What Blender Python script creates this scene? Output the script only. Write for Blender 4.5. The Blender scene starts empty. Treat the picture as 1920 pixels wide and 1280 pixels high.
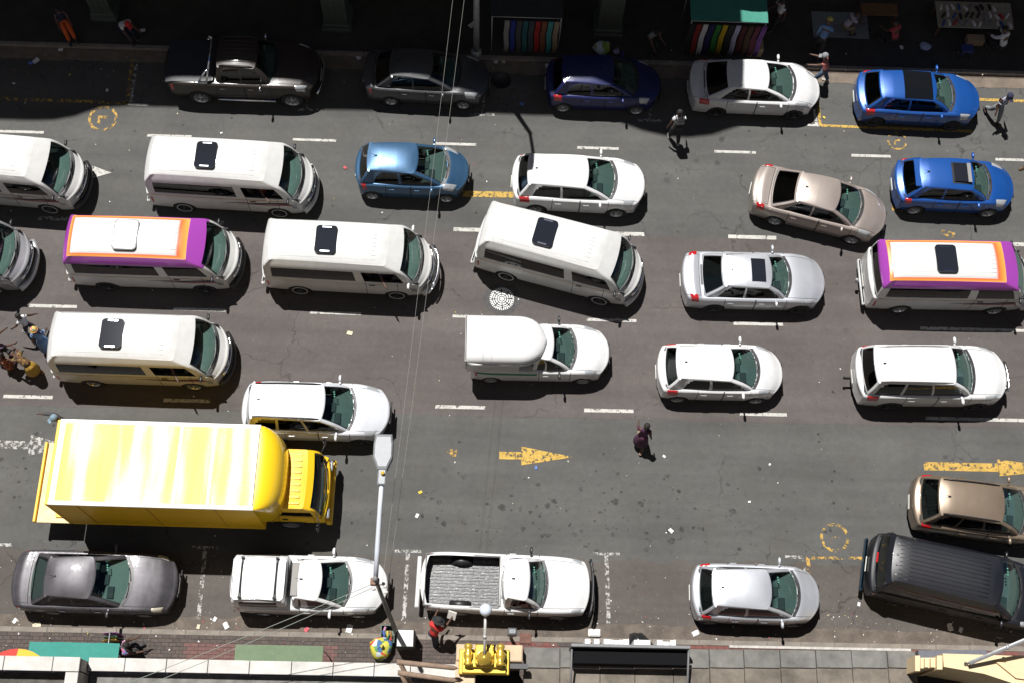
import bpy, bmesh, math, random
import numpy as np
from mathutils import Vector, Matrix
random.seed(7)
RNG = random.Random(11)
C = bpy.context.scene.collection
SC = bpy.context.scene
rad = math.radians

# ------------------------------------------------------------------ camera
CF, CTH, CROLL, CYAW, CH = 2348.69, 1.2004942, -0.0799229, 0.0590530, 37.43176
def cam_axes():
    fw = np.array([math.sin(CYAW)*math.cos(CTH), math.cos(CYAW)*math.cos(CTH), -math.sin(CTH)])
    r0 = np.array([math.cos(CYAW), -math.sin(CYAW), 0.0]); d0 = np.cross(fw, r0)
    c, s = math.cos(CROLL), math.sin(CROLL)
    return c*r0+s*d0, -s*r0+c*d0, fw
AR, AD, AF = cam_axes()
cd = bpy.data.cameras.new('camera'); cam = bpy.data.objects.new('camera', cd); C.objects.link(cam)
cd.sensor_width = 36.0; cd.lens = CF/1920*36.0; cd.clip_end = 400.0; cd.clip_start = 0.5
cam.matrix_world = Matrix(((AR[0], -AD[0], -AF[0], 0), (AR[1], -AD[1], -AF[1], 0), (AR[2], -AD[2], -AF[2], CH), (0, 0, 0, 1)))
SC.camera = cam
def U(px, py, z=0.0):
    """survey helper: the world point at height z seen at photo position (px, py)"""
    d = AR*((px-960)/CF) + AD*((py-640)/CF) + AF
    t = (z-CH)/d[2]
    return float(d[0]*t), float(d[1]*t), z

# ------------------------------------------------------------------ light
SUNV = Vector((-0.23, 0.37, 1.0)).normalized()          # towards the sun
world = bpy.data.worlds.new('World'); SC.world = world; world.use_nodes = True
nt = world.node_tree; nt.nodes.clear()
sky = nt.nodes.new('ShaderNodeTexSky'); sky.sky_type = 'NISHITA'; sky.sun_disc = False
sky.sun_elevation = math.asin(SUNV.z); sky.sun_rotation = math.atan2(SUNV.x, SUNV.y)
sky.altitude = 1500; sky.air_density = 0.4; sky.dust_density = 0.1; sky.ozone_density = 1.0
bg = nt.nodes.new('ShaderNodeBackground'); bg.inputs[1].default_value = 0.05
wo = nt.nodes.new('ShaderNodeOutputWorld'); nt.links.new(sky.outputs[0], bg.inputs[0]); nt.links.new(bg.outputs[0], wo.inputs[0])
sd = bpy.data.lights.new('sun', 'SUN'); sd.energy = 5.0; sd.angle = rad(0.5); sd.color = (1.0, 0.975, 0.94)
sun = bpy.data.objects.new('sun', sd); C.objects.link(sun); sun.location = (0, 0, 60)
sun.rotation_euler = SUNV.to_track_quat('Z', 'Y').to_euler()
SC.view_settings.view_transform = 'Standard'; SC.view_settings.look = 'None'
SC.view_settings.gamma = 1.0; SC.view_settings.exposure = 0.5; SC.view_settings.use_curve_mapping = False
SC.cycles.max_bounces = 7; SC.cycles.transparent_max_bounces = 12; SC.cycles.caustics_reflective = False
SC.cycles.use_denoising = True

# ------------------------------------------------------------------ materials
MATS = {}
def nodes(m): return m.node_tree.nodes, m.node_tree.links
def mat(name, col, rough=0.6, metal=0.0, coat=0.0, noise=0.0, nscale=8.0, bump=0.0, bscale=60.0, spec=0.5):
    if name in MATS: return MATS[name]
    m = bpy.data.materials.new(name); m.use_nodes = True; n, l = nodes(m)
    b = n['Principled BSDF']; b.inputs['Base Color'].default_value = (*col, 1); b.inputs['Roughness'].default_value = rough
    b.inputs['Metallic'].default_value = metal; b.inputs['Coat Weight'].default_value = coat; b.inputs['Coat Roughness'].default_value = 0.06
    b.inputs['Specular IOR Level'].default_value = spec
    tc = n.new('ShaderNodeTexCoord')
    if noise > 0:
        t = n.new('ShaderNodeTexNoise'); t.inputs['Scale'].default_value = nscale; t.inputs['Detail'].default_value = 6; t.inputs['Roughness'].default_value = 0.65
        l.new(tc.outputs['Object'], t.inputs['Vector'])
        mr = n.new('ShaderNodeMapRange'); mr.inputs[1].default_value = 0.3; mr.inputs[2].default_value = 0.7
        mr.inputs[3].default_value = 1-noise; mr.inputs[4].default_value = 1+noise*0.6
        l.new(t.outputs[0], mr.inputs[0])
        mx = n.new('ShaderNodeVectorMath'); mx.operation = 'SCALE'; mx.inputs[0].default_value = col
        l.new(mr.outputs[0], mx.inputs['Scale']); l.new(mx.outputs[0], b.inputs['Base Color'])
    if bump > 0:
        t2 = n.new('ShaderNodeTexNoise'); t2.inputs['Scale'].default_value = bscale; t2.inputs['Detail'].default_value = 4
        l.new(tc.outputs['Object'], t2.inputs['Vector'])
        bp = n.new('ShaderNodeBump'); bp.inputs['Strength'].default_value = bump; bp.inputs['Distance'].default_value = 0.01
        l.new(t2.outputs[0], bp.inputs['Height']); l.new(bp.outputs[0], b.inputs['Normal'])
    MATS[name] = m; return m
def paint(name, col, metal=0.0, rough=0.3, dust=0.06, coat=0.7):
    """car paint: base + clear coat, with a thin film of road dust that varies over the panels"""
    if name in MATS: return MATS[name]
    m = mat(name, col, rough, metal, coat, noise=dust, nscale=3.0); n, l = nodes(m); b = n['Principled BSDF']
    tc = n.new('ShaderNodeTexCoord'); t = n.new('ShaderNodeTexNoise'); t.inputs['Scale'].default_value = 14; t.inputs['Detail'].default_value = 8
    l.new(tc.outputs['Object'], t.inputs['Vector'])
    mr = n.new('ShaderNodeMapRange'); mr.inputs[1].default_value = 0.35; mr.inputs[2].default_value = 0.75; mr.inputs[3].default_value = 0.03; mr.inputs[4].default_value = 0.22
    l.new(t.outputs[0], mr.inputs[0]); l.new(mr.outputs[0], b.inputs['Coat Roughness'])
    return m
def glass(name, tint, refl=1.0):
    if name in MATS: return MATS[name]
    m = bpy.data.materials.new(name); m.use_nodes = True; n, l = nodes(m); n.remove(n['Principled BSDF'])
    tr = n.new('ShaderNodeBsdfTransparent'); tr.inputs[0].default_value = (*tint, 1)
    gl = n.new('ShaderNodeBsdfGlossy'); gl.inputs[0].default_value = (refl, refl, refl, 1); gl.inputs['Roughness'].default_value = 0.03
    fr = n.new('ShaderNodeFresnel'); ge = n.new('ShaderNodeNewGeometry'); io = n.new('ShaderNodeMath'); io.operation = 'MULTIPLY_ADD'; io.inputs[1].default_value = 1/1.5-1.5; io.inputs[2].default_value = 1.5
    l.new(ge.outputs['Backfacing'], io.inputs[0]); l.new(io.outputs[0], fr.inputs[0])      # same reflectance from both sides of the pane
    mx = n.new('ShaderNodeMixShader'); l.new(fr.outputs[0], mx.inputs[0]); l.new(tr.outputs[0], mx.inputs[1]); l.new(gl.outputs[0], mx.inputs[2])
    l.new(mx.outputs[0], n['Material Output'].inputs[0]); MATS[name] = m; return m
def ramp(n, stops, interp='LINEAR'):
    r = n.new('ShaderNodeValToRGB'); r.color_ramp.interpolation = interp
    e = r.color_ramp.elements
    while len(e) < len(stops): e.new(0.5)
    for k, (p, c) in enumerate(stops): e[k].position = p; e[k].color = (*c, 1) if len(c) == 3 else c
    return r

TRIM = mat('black_trim', (0.018, 0.018, 0.02), 0.45, noise=0.2)
SEAM = mat('seam_shadow_gap', (0.01, 0.01, 0.01), 0.9)
RUBBER = mat('tyre_rubber', (0.02, 0.02, 0.021), 0.85, noise=0.25, nscale=20)
ALLOY = mat('alloy_rim', (0.55, 0.56, 0.58), 0.3, 0.85, noise=0.1)
DARKRIM = mat('dark_rim', (0.05, 0.05, 0.055), 0.4, 0.5)
CHROME = mat('chrome', (0.75, 0.76, 0.78), 0.12, 1.0)
STEEL = mat('grey_steel', (0.42, 0.43, 0.44), 0.5, 0.3, noise=0.15)
W_GLASS = glass('windscreen_glass', (0.54, 0.71, 0.67))
S_GLASS = glass('side_glass', (0.24, 0.29, 0.28))
D_GLASS = glass('dark_glass', (0.07, 0.08, 0.085))
HLAMP = mat('headlamp_lens', (0.46, 0.48, 0.50), 0.12, 0.35, 1.0, noise=0.15, nscale=9)
TLAMP = mat('tail_lamp_red', (0.42, 0.012, 0.016), 0.2, 0.0, 1.0, noise=0.2, nscale=12)
AMBER = mat('amber_lens', (0.6, 0.22, 0.02), 0.25, 0.0, 0.8)
PLATE = mat('number_plate', (0.62, 0.62, 0.58), 0.5)
CAB_DARK = mat('interior_plastic', (0.035, 0.037, 0.04), 0.8, noise=0.2)
DASHM = mat('dashboard_plastic', (0.105, 0.112, 0.11), 0.75, noise=0.15)
DASHL = mat('pale_dashboard', (0.15, 0.16, 0.155), 0.7, noise=0.12)
SEATM = mat('seat_cloth', (0.085, 0.085, 0.09), 0.9, noise=0.2)
SEATL = mat('grey_seat_cloth', (0.22, 0.22, 0.215), 0.9, noise=0.2)
DISC = mat('licence_disc', (0.34, 0.55, 0.46), 0.6)
UNDER = mat('underbody', (0.012, 0.012, 0.012), 0.9)

# ------------------------------------------------------------------ object helpers
def thing(name, label, cat, loc=(0, 0, 0), rz=0.0, group=None):
    o = bpy.data.objects.new(name, None); C.objects.link(o); o.location = loc; o.rotation_euler = (0, 0, rz)
    o.empty_display_size = 0.3; o['label'] = label; o['category'] = cat
    if group: o['group'] = group
    return o
def tag(o, label, cat, group=None):
    o['label'] = label; o['category'] = cat
    if group: o['group'] = group
    return o
def link(name, me, parent=None, mats=(), smooth=True):
    for m in mats: me.materials.append(m)
    if smooth: me.shade_smooth()
    o = bpy.data.objects.new(name, me); C.objects.link(o)
    if parent: o.parent = parent
    return o
def struct(o): o['kind'] = 'structure'; return o
def stuff(o): o['kind'] = 'stuff'; return o
class MB:
    """collects quads of simple solids, built into ONE mesh"""
    def __init__(s): s.v = []; s.f = []; s.m = []; s.sm = []
    def add(s, vs, fs, mi=0, smooth=False):
        b = len(s.v); s.v += [tuple(map(float, p)) for p in vs]; s.f += [tuple(i+b for i in f) for f in fs]
        s.m += [mi]*len(fs); s.sm += [smooth]*len(fs); return s
    def box(s, c, d, rz=0.0, mi=0, bev=0.0, rx=0.0, ry=0.0, taper=1.0):
        hx, hy, hz = d[0]/2, d[1]/2, d[2]/2; R = Matrix.Rotation(rz, 3, 'Z') @ Matrix.Rotation(ry, 3, 'Y') @ Matrix.Rotation(rx, 3, 'X'); cc = Vector(c)
        b = min(bev, hx*0.9, hy*0.9, hz*0.9)
        if b <= 0:
            P = [(-hx, -hy, -hz), (hx, -hy, -hz), (hx, hy, -hz), (-hx, hy, -hz), (-hx*taper, -hy*taper, hz), (hx*taper, -hy*taper, hz), (hx*taper, hy*taper, hz), (-hx*taper, hy*taper, hz)]
            F = [(3, 2, 1, 0), (4, 5, 6, 7), (0, 1, 5, 4), (1, 2, 6, 5), (2, 3, 7, 6), (3, 0, 4, 7)]
        else:
            lev = [(-hz, b), (-hz+b, 0), (hz-b, 0), (hz, b)]; P = []; F = []
            for z, i in lev:
                k = 1.0 if z < 0 else taper
                x, y = hx*k-i, hy*k-i; q = b*0.7
                P += [(-x+q, -y, z), (x-q, -y, z), (x, -y+q, z), (x, y-q, z), (x-q, y, z), (-x+q, y, z), (-x, y-q, z), (-x, -y+q, z)]
            for k in range(3):
                for j in range(8): a = k*8+j; c2 = k*8+(j+1) % 8; F.append((a, c2, c2+8, a+8))
            F.append(tuple(range(7, -1, -1))); F.append(tuple(range(24, 32)))
        return s.add([R @ Vector(p)+cc for p in P], F, mi)
    def tube(s, pts, r, n=8, mi=0, cap=True, smooth=True):
        P = [Vector(p) for p in pts]; rr = r if isinstance(r, (list, tuple)) else [r]*len(P); vs = []; fs = []
        for i, p in enumerate(P):
            t = (P[min(i+1, len(P)-1)]-P[max(i-1, 0)]).normalized()
            up = Vector((0, 0, 1)) if abs(t.z) < 0.9 else Vector((1, 0, 0))
            a = t.cross(up).normalized(); b = t.cross(a)
            for k in range(n): an = 2*math.pi*k/n; vs.append(p+(a*math.cos(an)+b*math.sin(an))*rr[i])
        for i in range(len(P)-1):
            for k in range(n): q = (k+1) % n; fs.append((i*n+k, i*n+q, i*n+n+q, i*n+n+k))
        if cap: fs.append(tuple(range(n))); fs.append(tuple(range(len(vs)-1, len(vs)-1-n, -1)))
        return s.add(vs, fs, mi, smooth)
    def lathe(s, prof, c, axis='Z', n=20, mi=0, smooth=True, cap=True):
        vs = []; fs = []
        for r, h in prof:
            for k in range(n):
                a = 2*math.pi*k/n; x, y = r*math.cos(a), r*math.sin(a)
                p = (x, y, h) if axis == 'Z' else ((x, h, y) if axis == 'Y' else (h, x, y))
                vs.append((p[0]+c[0], p[1]+c[1], p[2]+c[2]))
        for i in range(len(prof)-1):
            for k in range(n): q = (k+1) % n; fs.append((i*n+k, i*n+q, i*n+n+q, i*n+n+k))
        if cap: fs.append(tuple(range(n-1, -1, -1))); fs.append(tuple(range(len(vs)-n, len(vs))))
        return s.add(vs, fs, mi, smooth)
    def grid(s, G, mi=0, smooth=True, closed=False):
        n, m = len(G), len(G[0]); vs = [p for r in G for p in r]; fs = []
        for i in range(n-1):
            for j in range(m if closed else m-1): q = (j+1) % m; fs.append((i*m+j, i*m+q, i*m+m+q, i*m+m+j))
        return s.add(vs, fs, mi, smooth)
    def poly(s, pts, z0, z1, mi=0):
        n = len(pts); vs = [(x, y, z0) for x, y in pts]+[(x, y, z1) for x, y in pts]
        fs = [tuple(range(n-1, -1, -1)), tuple(range(n, 2*n))]+[(i, (i+1) % n, n+(i+1) % n, n+i) for i in range(n)]
        return s.add(vs, fs, mi)
    def flat(s, pts, z, mi=0): return s.add([(x, y, z) for x, y in pts], [tuple(range(len(pts)))], mi)
    def build(s, name, mats, parent=None):
        me = bpy.data.meshes.new(name); me.from_pydata(s.v, [], s.f)
        if not isinstance(mats, (list, tuple)): mats = [mats]
        for m in mats: me.materials.append(m)
        me.polygons.foreach_set('material_index', s.m); me.polygons.foreach_set('use_smooth', s.sm); me.update()
        bm = bmesh.new(); bm.from_mesh(me); bmesh.ops.recalc_face_normals(bm, faces=bm.faces); bm.to_mesh(me); bm.free()
        return link(name, me, parent, smooth=False)
def dup(root, loc, rz, label, group=None):
    def cp(o, parent):
        c = o.copy(); C.objects.link(c); c.parent = parent
        for ch in list(o.children): cp(ch, c)
        return c
    r = cp(root, None); r.location = loc; r.rotation_euler = (0, 0, rz); r['label'] = label
    if group: r['group'] = group
    return r
def herm(xs, ys, x):
    xs = np.asarray(xs, float); ys = np.asarray(ys, float); x = np.clip(np.asarray(x, float), xs[0], xs[-1])
    d = np.diff(ys)/np.diff(xs); m = np.zeros(len(xs)); m[1:-1] = np.where(d[:-1]*d[1:] > 0, 2*d[:-1]*d[1:]/(d[:-1]+d[1:]+1e-12), 0); m[0] = d[0]; m[-1] = d[-1]
    i = np.clip(np.searchsorted(xs, x, side='right')-1, 0, len(xs)-2); h = xs[i+1]-xs[i]; t = (x-xs[i])/h
    return ys[i]*(2*t**3-3*t**2+1)+h*m[i]*(t**3-2*t**2+t)+ys[i+1]*(-2*t**3+3*t**2)+h*m[i+1]*(t**3-t**2)
# ------------------------------------------------------------------ vehicles
HS = [0, .06, .16, .32, .5, .66, .8, .89, .95, 1.0]
US = [.03, .075, .10, .116, .22, .38, .56, .78, 1.0]
class Body:
    """lower body (bonnet, flanks, boot) and glasshouse of one vehicle, as two lofted shells cut into panels"""
    def __init__(s, L, W, wb, fo, wr=.31, sill=.22, sh=(), kf=.34, kr=.2, tf=.10, tr=.06, crown=.05, shf=.9, er=.09, arch=.055,
                 levels=(), tl=None, bf=.14, br=.10, rc=.09, rcrown=.07, mid=.04, ga=1.15, bft=None):
        s.L, s.W, s.wb, s.fo, s.wr, s.sill = L, W, wb, fo, wr, sill
        s.xr = -wb/2-(L-wb-fo); s.xf = wb/2+fo; s.kf, s.kr, s.tf, s.tr, s.crown, s.shf, s.er, s.arch = kf, kr, tf, tr, crown, shf, er, arch
        s.shx = [s.X(a) for a, b in sh]; s.shz = [b for a, b in sh]; s.ga = ga; s.bft = bf*.45 if bft is None else bft
        s.lv = levels; s.tl = tl or list(np.linspace(0, 1, len(levels))); s.bf, s.br, s.rc, s.rcrown, s.mid = bf, br, rc, rcrown, mid
    def X(s, f): return s.xr+f*s.L
    def wx(s, x):
        a = np.clip((x-(s.xf-1.15))/1.15, 0, 1); b = np.clip(((s.xr+.9)-x)/.9, 0, 1)
        return s.W/2*(1-s.tf*a**2)*(1-s.tr*b**2)
    def zsh(s, x): return herm(s.shx, s.shz, x)
    def zlow(s, x):
        z = np.full_like(np.asarray(x, float), s.sill)
        z = z+np.clip((np.asarray(x)-(s.xf-.35))/.35, 0, 1)*.05
        for xa in (-s.wb/2, s.wb/2):
            R = s.wr+s.arch; d = np.abs(np.asarray(x)-xa); z = np.where(d < R, np.maximum(z, s.wr+np.sqrt(np.maximum(R*R-d*d, 0))*0.98), z)
        return z
    def sweep(s, x, y):
        gf = np.clip((x-(s.xf-s.ga))/s.ga, 0, 1)**1.6; gr = np.clip(((s.xr+.9)-x)/.9, 0, 1)**1.6; q = (np.abs(y)/(s.W/2))**2.5
        return x-s.kf*gf*q+s.kr*gr*q
    def pt(s, x, sv, side=1):
        """surface point: sv in 0..1 climbs the flank, 1..2 crosses the top to the centre line"""
        x = np.asarray(x, float); sv = np.asarray(sv, float)+x*0; w = s.wx(x); zs = s.zsh(x); f = s.shf; k = .9-f
        h = np.clip(sv, 0, 1); z = s.sill+(zs-s.sill)*h; z = np.maximum(z, np.minimum(s.zlow(x), zs-.02)); he = (z-s.sill)/np.maximum(zs-s.sill, .05)
        pr = np.interp(he, [0, .1, .3, .5, .7, .85, .95, 1], [.94, .975, .997, 1, .99, .975-.3*k*0, .95-k*.6, f])
        u = np.clip(sv-1, 0, 1); y = np.where(sv <= 1, w*pr, w*f*(1-u)); zt = zs+s.crown*(1-(1-u)**2.2)
        z = np.where(sv <= 1, z, zt)
        return np.stack([s.sweep(x, y), y*side, z], -1)
    def topz(s, x, y):
        u = 1-np.clip(np.abs(y)/(s.wx(x)*s.shf), 0, 1); return s.zsh(x)+s.crown*(1-(1-u)**2.2)
    # glasshouse levels
    def lev(s, t, k): return herm(s.tl, [l[k] for l in s.lv], t)
    def ring_half(s, t):
        xr, xf, hw = s.X(s.lev(t, 0)), s.X(s.lev(t, 1)), s.lev(t, 2)
        xf = xf+.02*math.sin(math.pi*t); rc = s.rc; bf = s.bf+(s.bft-s.bf)*min(1, t/.7); br = s.br*(1-.45*t); hw = hw+.012*math.sin(math.pi*t); P = []
        for y in s.yr: yy = (hw-rc)*y; P.append((xr+br*(yy/hw)**2.2, yy))
        a0 = P[-1][0]
        for a in (22, 45, 68): P.append((a0+rc*(1-math.cos(rad(a))), hw-rc+rc*math.sin(rad(a))))
        b0 = xf-bf*((hw-rc)/hw)**2.2; A0 = s.X(s.lv[0][0])+s.br*((s.lv[0][2]-rc)/s.lv[0][2])**2.2+rc; B0 = s.X(s.lv[0][1])-s.bf*((s.lv[0][2]-rc)/s.lv[0][2])**2.2-rc; sf = B0-(b0-rc); pw = max(1, min(3, .8*(B0-A0)/max(sf, .01))); sr = a0+rc-A0; pr_ = max(1, min(3, .8*(B0-A0)/max(abs(sr), .01)))
        for f in s.F:
            P.append((A0+f*(B0-A0)-sf*f**pw+sr*(1-f)**pr_, hw-.018*(2*f-1)**2*(1-t)-s.pin*t*(1-f)**2-s.pinf*t*f**3))
        for a in (68, 45, 22): P.append((b0-rc*(1-math.cos(rad(a))), hw-s.pinf*t-rc+rc*math.sin(rad(a))))
        for y in reversed(s.yr): yy = (hw-s.pinf*t-rc)*y; P.append((xf-bf*(yy/hw)**2.2, yy))
        return P
    def cabin(s, wins, ts, tfr, trr, pin=.06, pinf=.0):
        s.pin, s.pinf = pin, pinf; s.yr = [0, .2, .4, .58, .74, .87, .95, 1.0]
        F = {0, .5, 1.0}
        for a, b in wins: F |= {a, b, (a+b)/2}
        if wins and wins[0][1]-wins[0][0] > .2: F |= {wins[0][0]+.025, wins[0][0]+.06}; ts = tuple(ts)+(.62, .8)
        s.F = sorted(F); nr = len(s.yr); nF = len(s.F)
        T = sorted({0, .02, .06, .2, .4, .6, .8, .94, 1.0} | set(ts) | set(tfr) | set(trr)); s.T = T
        tags = ['R']*(nr-1)+['c']*4+[('S', (s.F[i]+s.F[i+1])/2) for i in range(nF-1)]+['c']*4+['F']*(nr-1)
        ring = []
        nb = len(tags)+1; frac = np.linspace(0, 1, nb)
        for t in T:
            H = s.ring_half(t); row = []
            for j, (x, y) in enumerate(H):
                zb = float(s.topz(x, y))-.03
                if t == 0: z = zb
                else:
                    z1 = s.lev(t, 3); zz = s.lv[0][3]; w0 = max(0, 1-t*2.2)**2
                    fx = min(1, max(0, (x-s.X(s.lv[-1][0]))/(s.X(s.lv[-1][1])-s.X(s.lv[-1][0])+1e-6)))
                    z = z1+(zb-zz)*w0+t*s.mid*(1-(2*fx-1)**2)+t*s.rcrown*.35*max(0, 1-(abs(y)/s.lv[-1][2])**2.6)
                row.append((x, y, float(z)))
            ring.append(row)
        s.ring = ring; G = {}
        def put(key, a, mi=0): G.setdefault(key, []).append((a, mi))
        n = nb
        for k in range(len(T)-1):
            tm = (T[k]+T[k+1])/2
            for j, tg in enumerate(tags):
                key, mi = 'pillars', 0
                if tg == 'F':
                    if tfr[0] < tm < tfr[1]: key = 'windscreen'; mi = 1 if (j == nb-nr or T[k] <= tfr[0]+1e-6) else 0
                elif tg == 'R':
                    if trr[0] < tm < trr[1]: key = 'rear_window'; mi = 1 if j == nr-2 else 0
                elif tg != 'c' and ts[0] < tm < ts[1]:
                    for q, (a, b) in enumerate(wins):
                        if a < tg[1] < b and not (q == 0 and b-a > .2 and ts[1] > .8 and ((tg[1] < a+.025 and tm > .62) or (tg[1] < a+.06 and tm > .8))): key = 'side_window%d' % q
                for sd in (1, -1):
                    q4 = [ring[k][j], ring[k][j+1], ring[k+1][j+1], ring[k+1][j]]; q4 = [(x, y*sd, z) for x, y, z in q4]
                    if sd == -1: q4 = q4[::-1]
                    put(key+('' if not key.startswith('side') else '_%d' % sd), q4, mi)
        top = ring[-1]; hw = s.lv[-1][2]; nR = nr-1
        ed = sorted((y, x) for x, y, z in top[:nb//2]); ef = sorted((y, x) for x, y, z in top[nb//2:])
        rx = lambda y: np.interp(abs(y), [e[0] for e in ed], [e[1] for e in ed]); fx_ = lambda y: np.interp(abs(y), [e[0] for e in ef], [e[1] for e in ef])
        s.rooft = (rx, fx_); rows = []; VS = [0, .25, .45, .62, .76, .87, .94, .98, 1.0]
        def add(P, Q, z0, z1):                                       # one strip across the roof between outline points
            pass
        for x, y, z in top:
            row = []
            for v in VS: row.append((x, y*v, s.roofz(x, y*v, z, y)))
            row[-1] = (x, y, z); rows.append(row)
        for k in range(nb-1):
            for j in range(len(VS)-1):
                for sd in (1, -1):
                    q4 = [(x, y*sd, z) for x, y, z in (rows[k][j], rows[k+1][j], rows[k+1][j+1], rows[k][j+1])]
                    put('roof', q4)
        s.rooftop = rows; s.G = G; return G
    def roofz(s, x, y, zb=None, yb=None):
        """height of the roof skin: crowned across, rolling down towards its front and rear edge"""
        rx, fx = s.rooft; hw = s.lv[-1][2]; y = abs(y); a, c = s.X(s.lv[-1][0]), s.X(s.lv[-1][1])
        d = max(0, min(x-float(rx(y)), float(fx(y))-x)); en = .35+.65*math.sin(math.pi/2*min(1, d/.42))
        f = min(1, max(0, (x-a)/(c-a+1e-6))); base = s.lev(1.0, 3)+s.mid*(1-(2*f-1)**2)
        return float(base+s.rcrown*en*max(0, 1-(y/hw)**2.6))
    def inside(s, x, y, k=1.0):
        P = s.base_out; n = len(P); c = False; x = s.bcx+(x-s.bcx)/k; y = abs(y)/k
        j = n-1
        for i in range(n):
            if (P[i][1] > y) != (P[j][1] > y) and x < (P[j][0]-P[i][0])*(y-P[i][1])/(P[j][1]-P[i][1])+P[i][0]: c = not c
            j = i
        return c
    def lower(s, doors=(), hood=None, boot=None, bed=None, hole=True):
        """returns {panel: quads}. doors: x ranges; hood/boot: x where the lid starts/ends; bed: x range left open"""
        H = s.ring[0] if hasattr(s, 'ring') else []
        P = [(x, y) for x, y, z in H]; s.base_out = P+[(x, -1e-3) for x, y in reversed(P)]; s.bcx = (P[0][0]+P[-1][0])/2 if P else 0
        xs = set(np.round(np.arange(s.xr, s.xf, .07), 3)) | {s.xf}
        for xa in (-s.wb/2, s.wb/2):
            for a in np.linspace(0, math.pi, 15): xs.add(round(xa+(s.wr+s.arch)*math.cos(a), 3))
        cuts = set(); 
        for a, b in doors: cuts |= {a, b}
        if hood: cuts.add(hood)
        if boot: cuts.add(boot)
        if bed: cuts |= {bed[0], bed[1]}
        xs = [x for x in sorted(xs) if all(abs(x-c) > .022 for c in cuts)]
        for c in cuts: xs += [c-.009, c+.009]
        xs = np.array(sorted(xs)); sv = HS+[1+u for u in US]; m = len(sv)
        A = np.stack([s.pt(xs, v) for v in sv], 1)                      # n x m x 3, left half
        def endcap(A, first):
            base = A[0] if first else A[-1]; sg = -1 if first else 1; out = []
            zt = base[:, 2].max(); zb = base[:, 2].min(); zc = (zt+zb)/2
            for a in (25, 50, 75, 90):
                q = base.copy(); i = s.er*(1-math.cos(rad(a)))
                q[:, 0] += sg*s.er*math.sin(rad(a)); q[:, 1] *= 1-i/(s.W/2); q[:, 2] += np.where(q[:, 2] > zc, -i*np.clip((q[:, 2]-zc)/(zt-zc), 0, 1), i*.5); out.append(q)
            return out
        fr = endcap(A, True); fe = endcap(A, False); A = np.concatenate([np.array(fr[::-1]), A, np.array(fe)], 0)
        xs = np.concatenate([[s.xr]*4, xs, [s.xf]*4]); n = len(xs); G = {}
        def put(key, q4): G.setdefault(key, []).append((q4, 0))
        for i in range(n-1):
            xm = (xs[i]+xs[i+1])/2; dx = xs[i+1]-xs[i]; isc = [abs(xm-c) < .006 for c in cuts]
            for j in range(m-1):
                q = [A[i, j], A[i+1, j], A[i+1, j+1], A[i, j+1]]; vm = (sv[j]+sv[j+1])/2; key = 'body'
                e1 = q[1]-q[0]; e2 = q[3]-q[0]; e3 = q[2]-q[0]
                if np.linalg.norm(np.cross(e1, e3))+np.linalg.norm(np.cross(e3, e2)) < 1e-7: continue
                cx = sum(p[0] for p in q)/4; cy = sum(p[1] for p in q)/4
                if vm > 1 and hole and H and s.inside(cx, cy):
                    if s.inside(cx, cy, 1-.075/max(1.2, s.L*.45)): continue
                    key = 'ledge' if s.inside(cx, cy, .985) else 'body'
                elif vm < 1:
                    for k, (a, b) in enumerate(doors):
                        if a < xm < b and .1 < vm < .97: key = 'door%d' % k
                        if (abs(xm-a) < .006 or abs(xm-b) < .006) and .06 < vm: key = 'seam'
                else:
                    if hood and xm > hood and dx > 0:
                        if vm > 1.116 and xm < s.xf-.06: key = 'bonnet'
                        elif 1.10 < vm < 1.116 or abs(xm-hood) < .006 and vm > 1.1: key = 'seam'
                    if boot and xm < boot:
                        if vm > 1.116: key = 'boot_lid'
                        elif 1.10 < vm < 1.116: key = 'seam'
                    if boot and abs(xm-boot) < .006 and vm > 1.1: key = 'seam'
                    if bed and bed[0] < xm < bed[1] and vm > 1.076: continue
                for sd in (1, -1):
                    qq = [(p[0], p[1]*sd, p[2]) for p in q]
                    put(key+('_%d' % sd if key.startswith('door') else ''), qq if sd == -1 else qq[::-1])
        for e in (0, n-1):                                              # bowed fascia closing the two ends
            kk, sg = (s.kr, 1) if e == 0 else (s.kf, -1); NC = 9
            R = []
            for j in range(m):
                x, y, z = A[e, j]; q0 = (abs(y)/(s.W/2))**2.5
                R.append([(x-sg*kk*(q0-(abs(y*c)/(s.W/2))**2.5), y*c, z) for c in np.linspace(1, -1, NC)])
            for j in range(m-1):
                if abs(A[e, j][2]-A[e, j+1][2])+abs(A[e, j][1]-A[e, j+1][1]) < 1e-4: continue
                for c in range(NC-1): put('body', [R[j][c], R[j+1][c], R[j+1][c+1], R[j][c+1]])
        return G
    def patch(s, x0, x1, s0, s1, x2=None, x3=None, off=.010, n=8, side=1, s2=None, s3=None):
        """lens or trim panel lying proud on the flank: a quad in (x, climb) space with rounded rim"""
        x2 = x1 if x2 is None else x2; x3 = x0 if x3 is None else x3; s2 = s1 if s2 is None else s2; s3 = s1 if s3 is None else s3
        G = []; 
        for i in range(n+1):
            a = i/n; row = []
            for j in range(n+1):
                b = j/n; xx = (x0*(1-b)+x3*b)*(1-a)+(x1*(1-b)+x2*b)*a; vv = s0*(1-b)*(1-a)+s0*(1-b)*a+(s3*(1-a)+s2*a)*b
                p = s.pt(xx, vv); e = 1e-3; nx = np.cross(s.pt(xx+e, vv)-p, s.pt(xx, vv+e)-p); L = np.linalg.norm(nx); nx = -nx/L if L > 1e-12 else np.array([0, 0, 1.])
                if nx[1] < 0 and vv < 1: nx = -nx
                if nx[2] < 0 and vv >= 1: nx = -nx
                rim = -.012 if (i in (0, n) or j in (0, n)) else off
                p = p+nx*rim; row.append((p[0], p[1]*side, p[2]))
            G.append(row)
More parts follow.
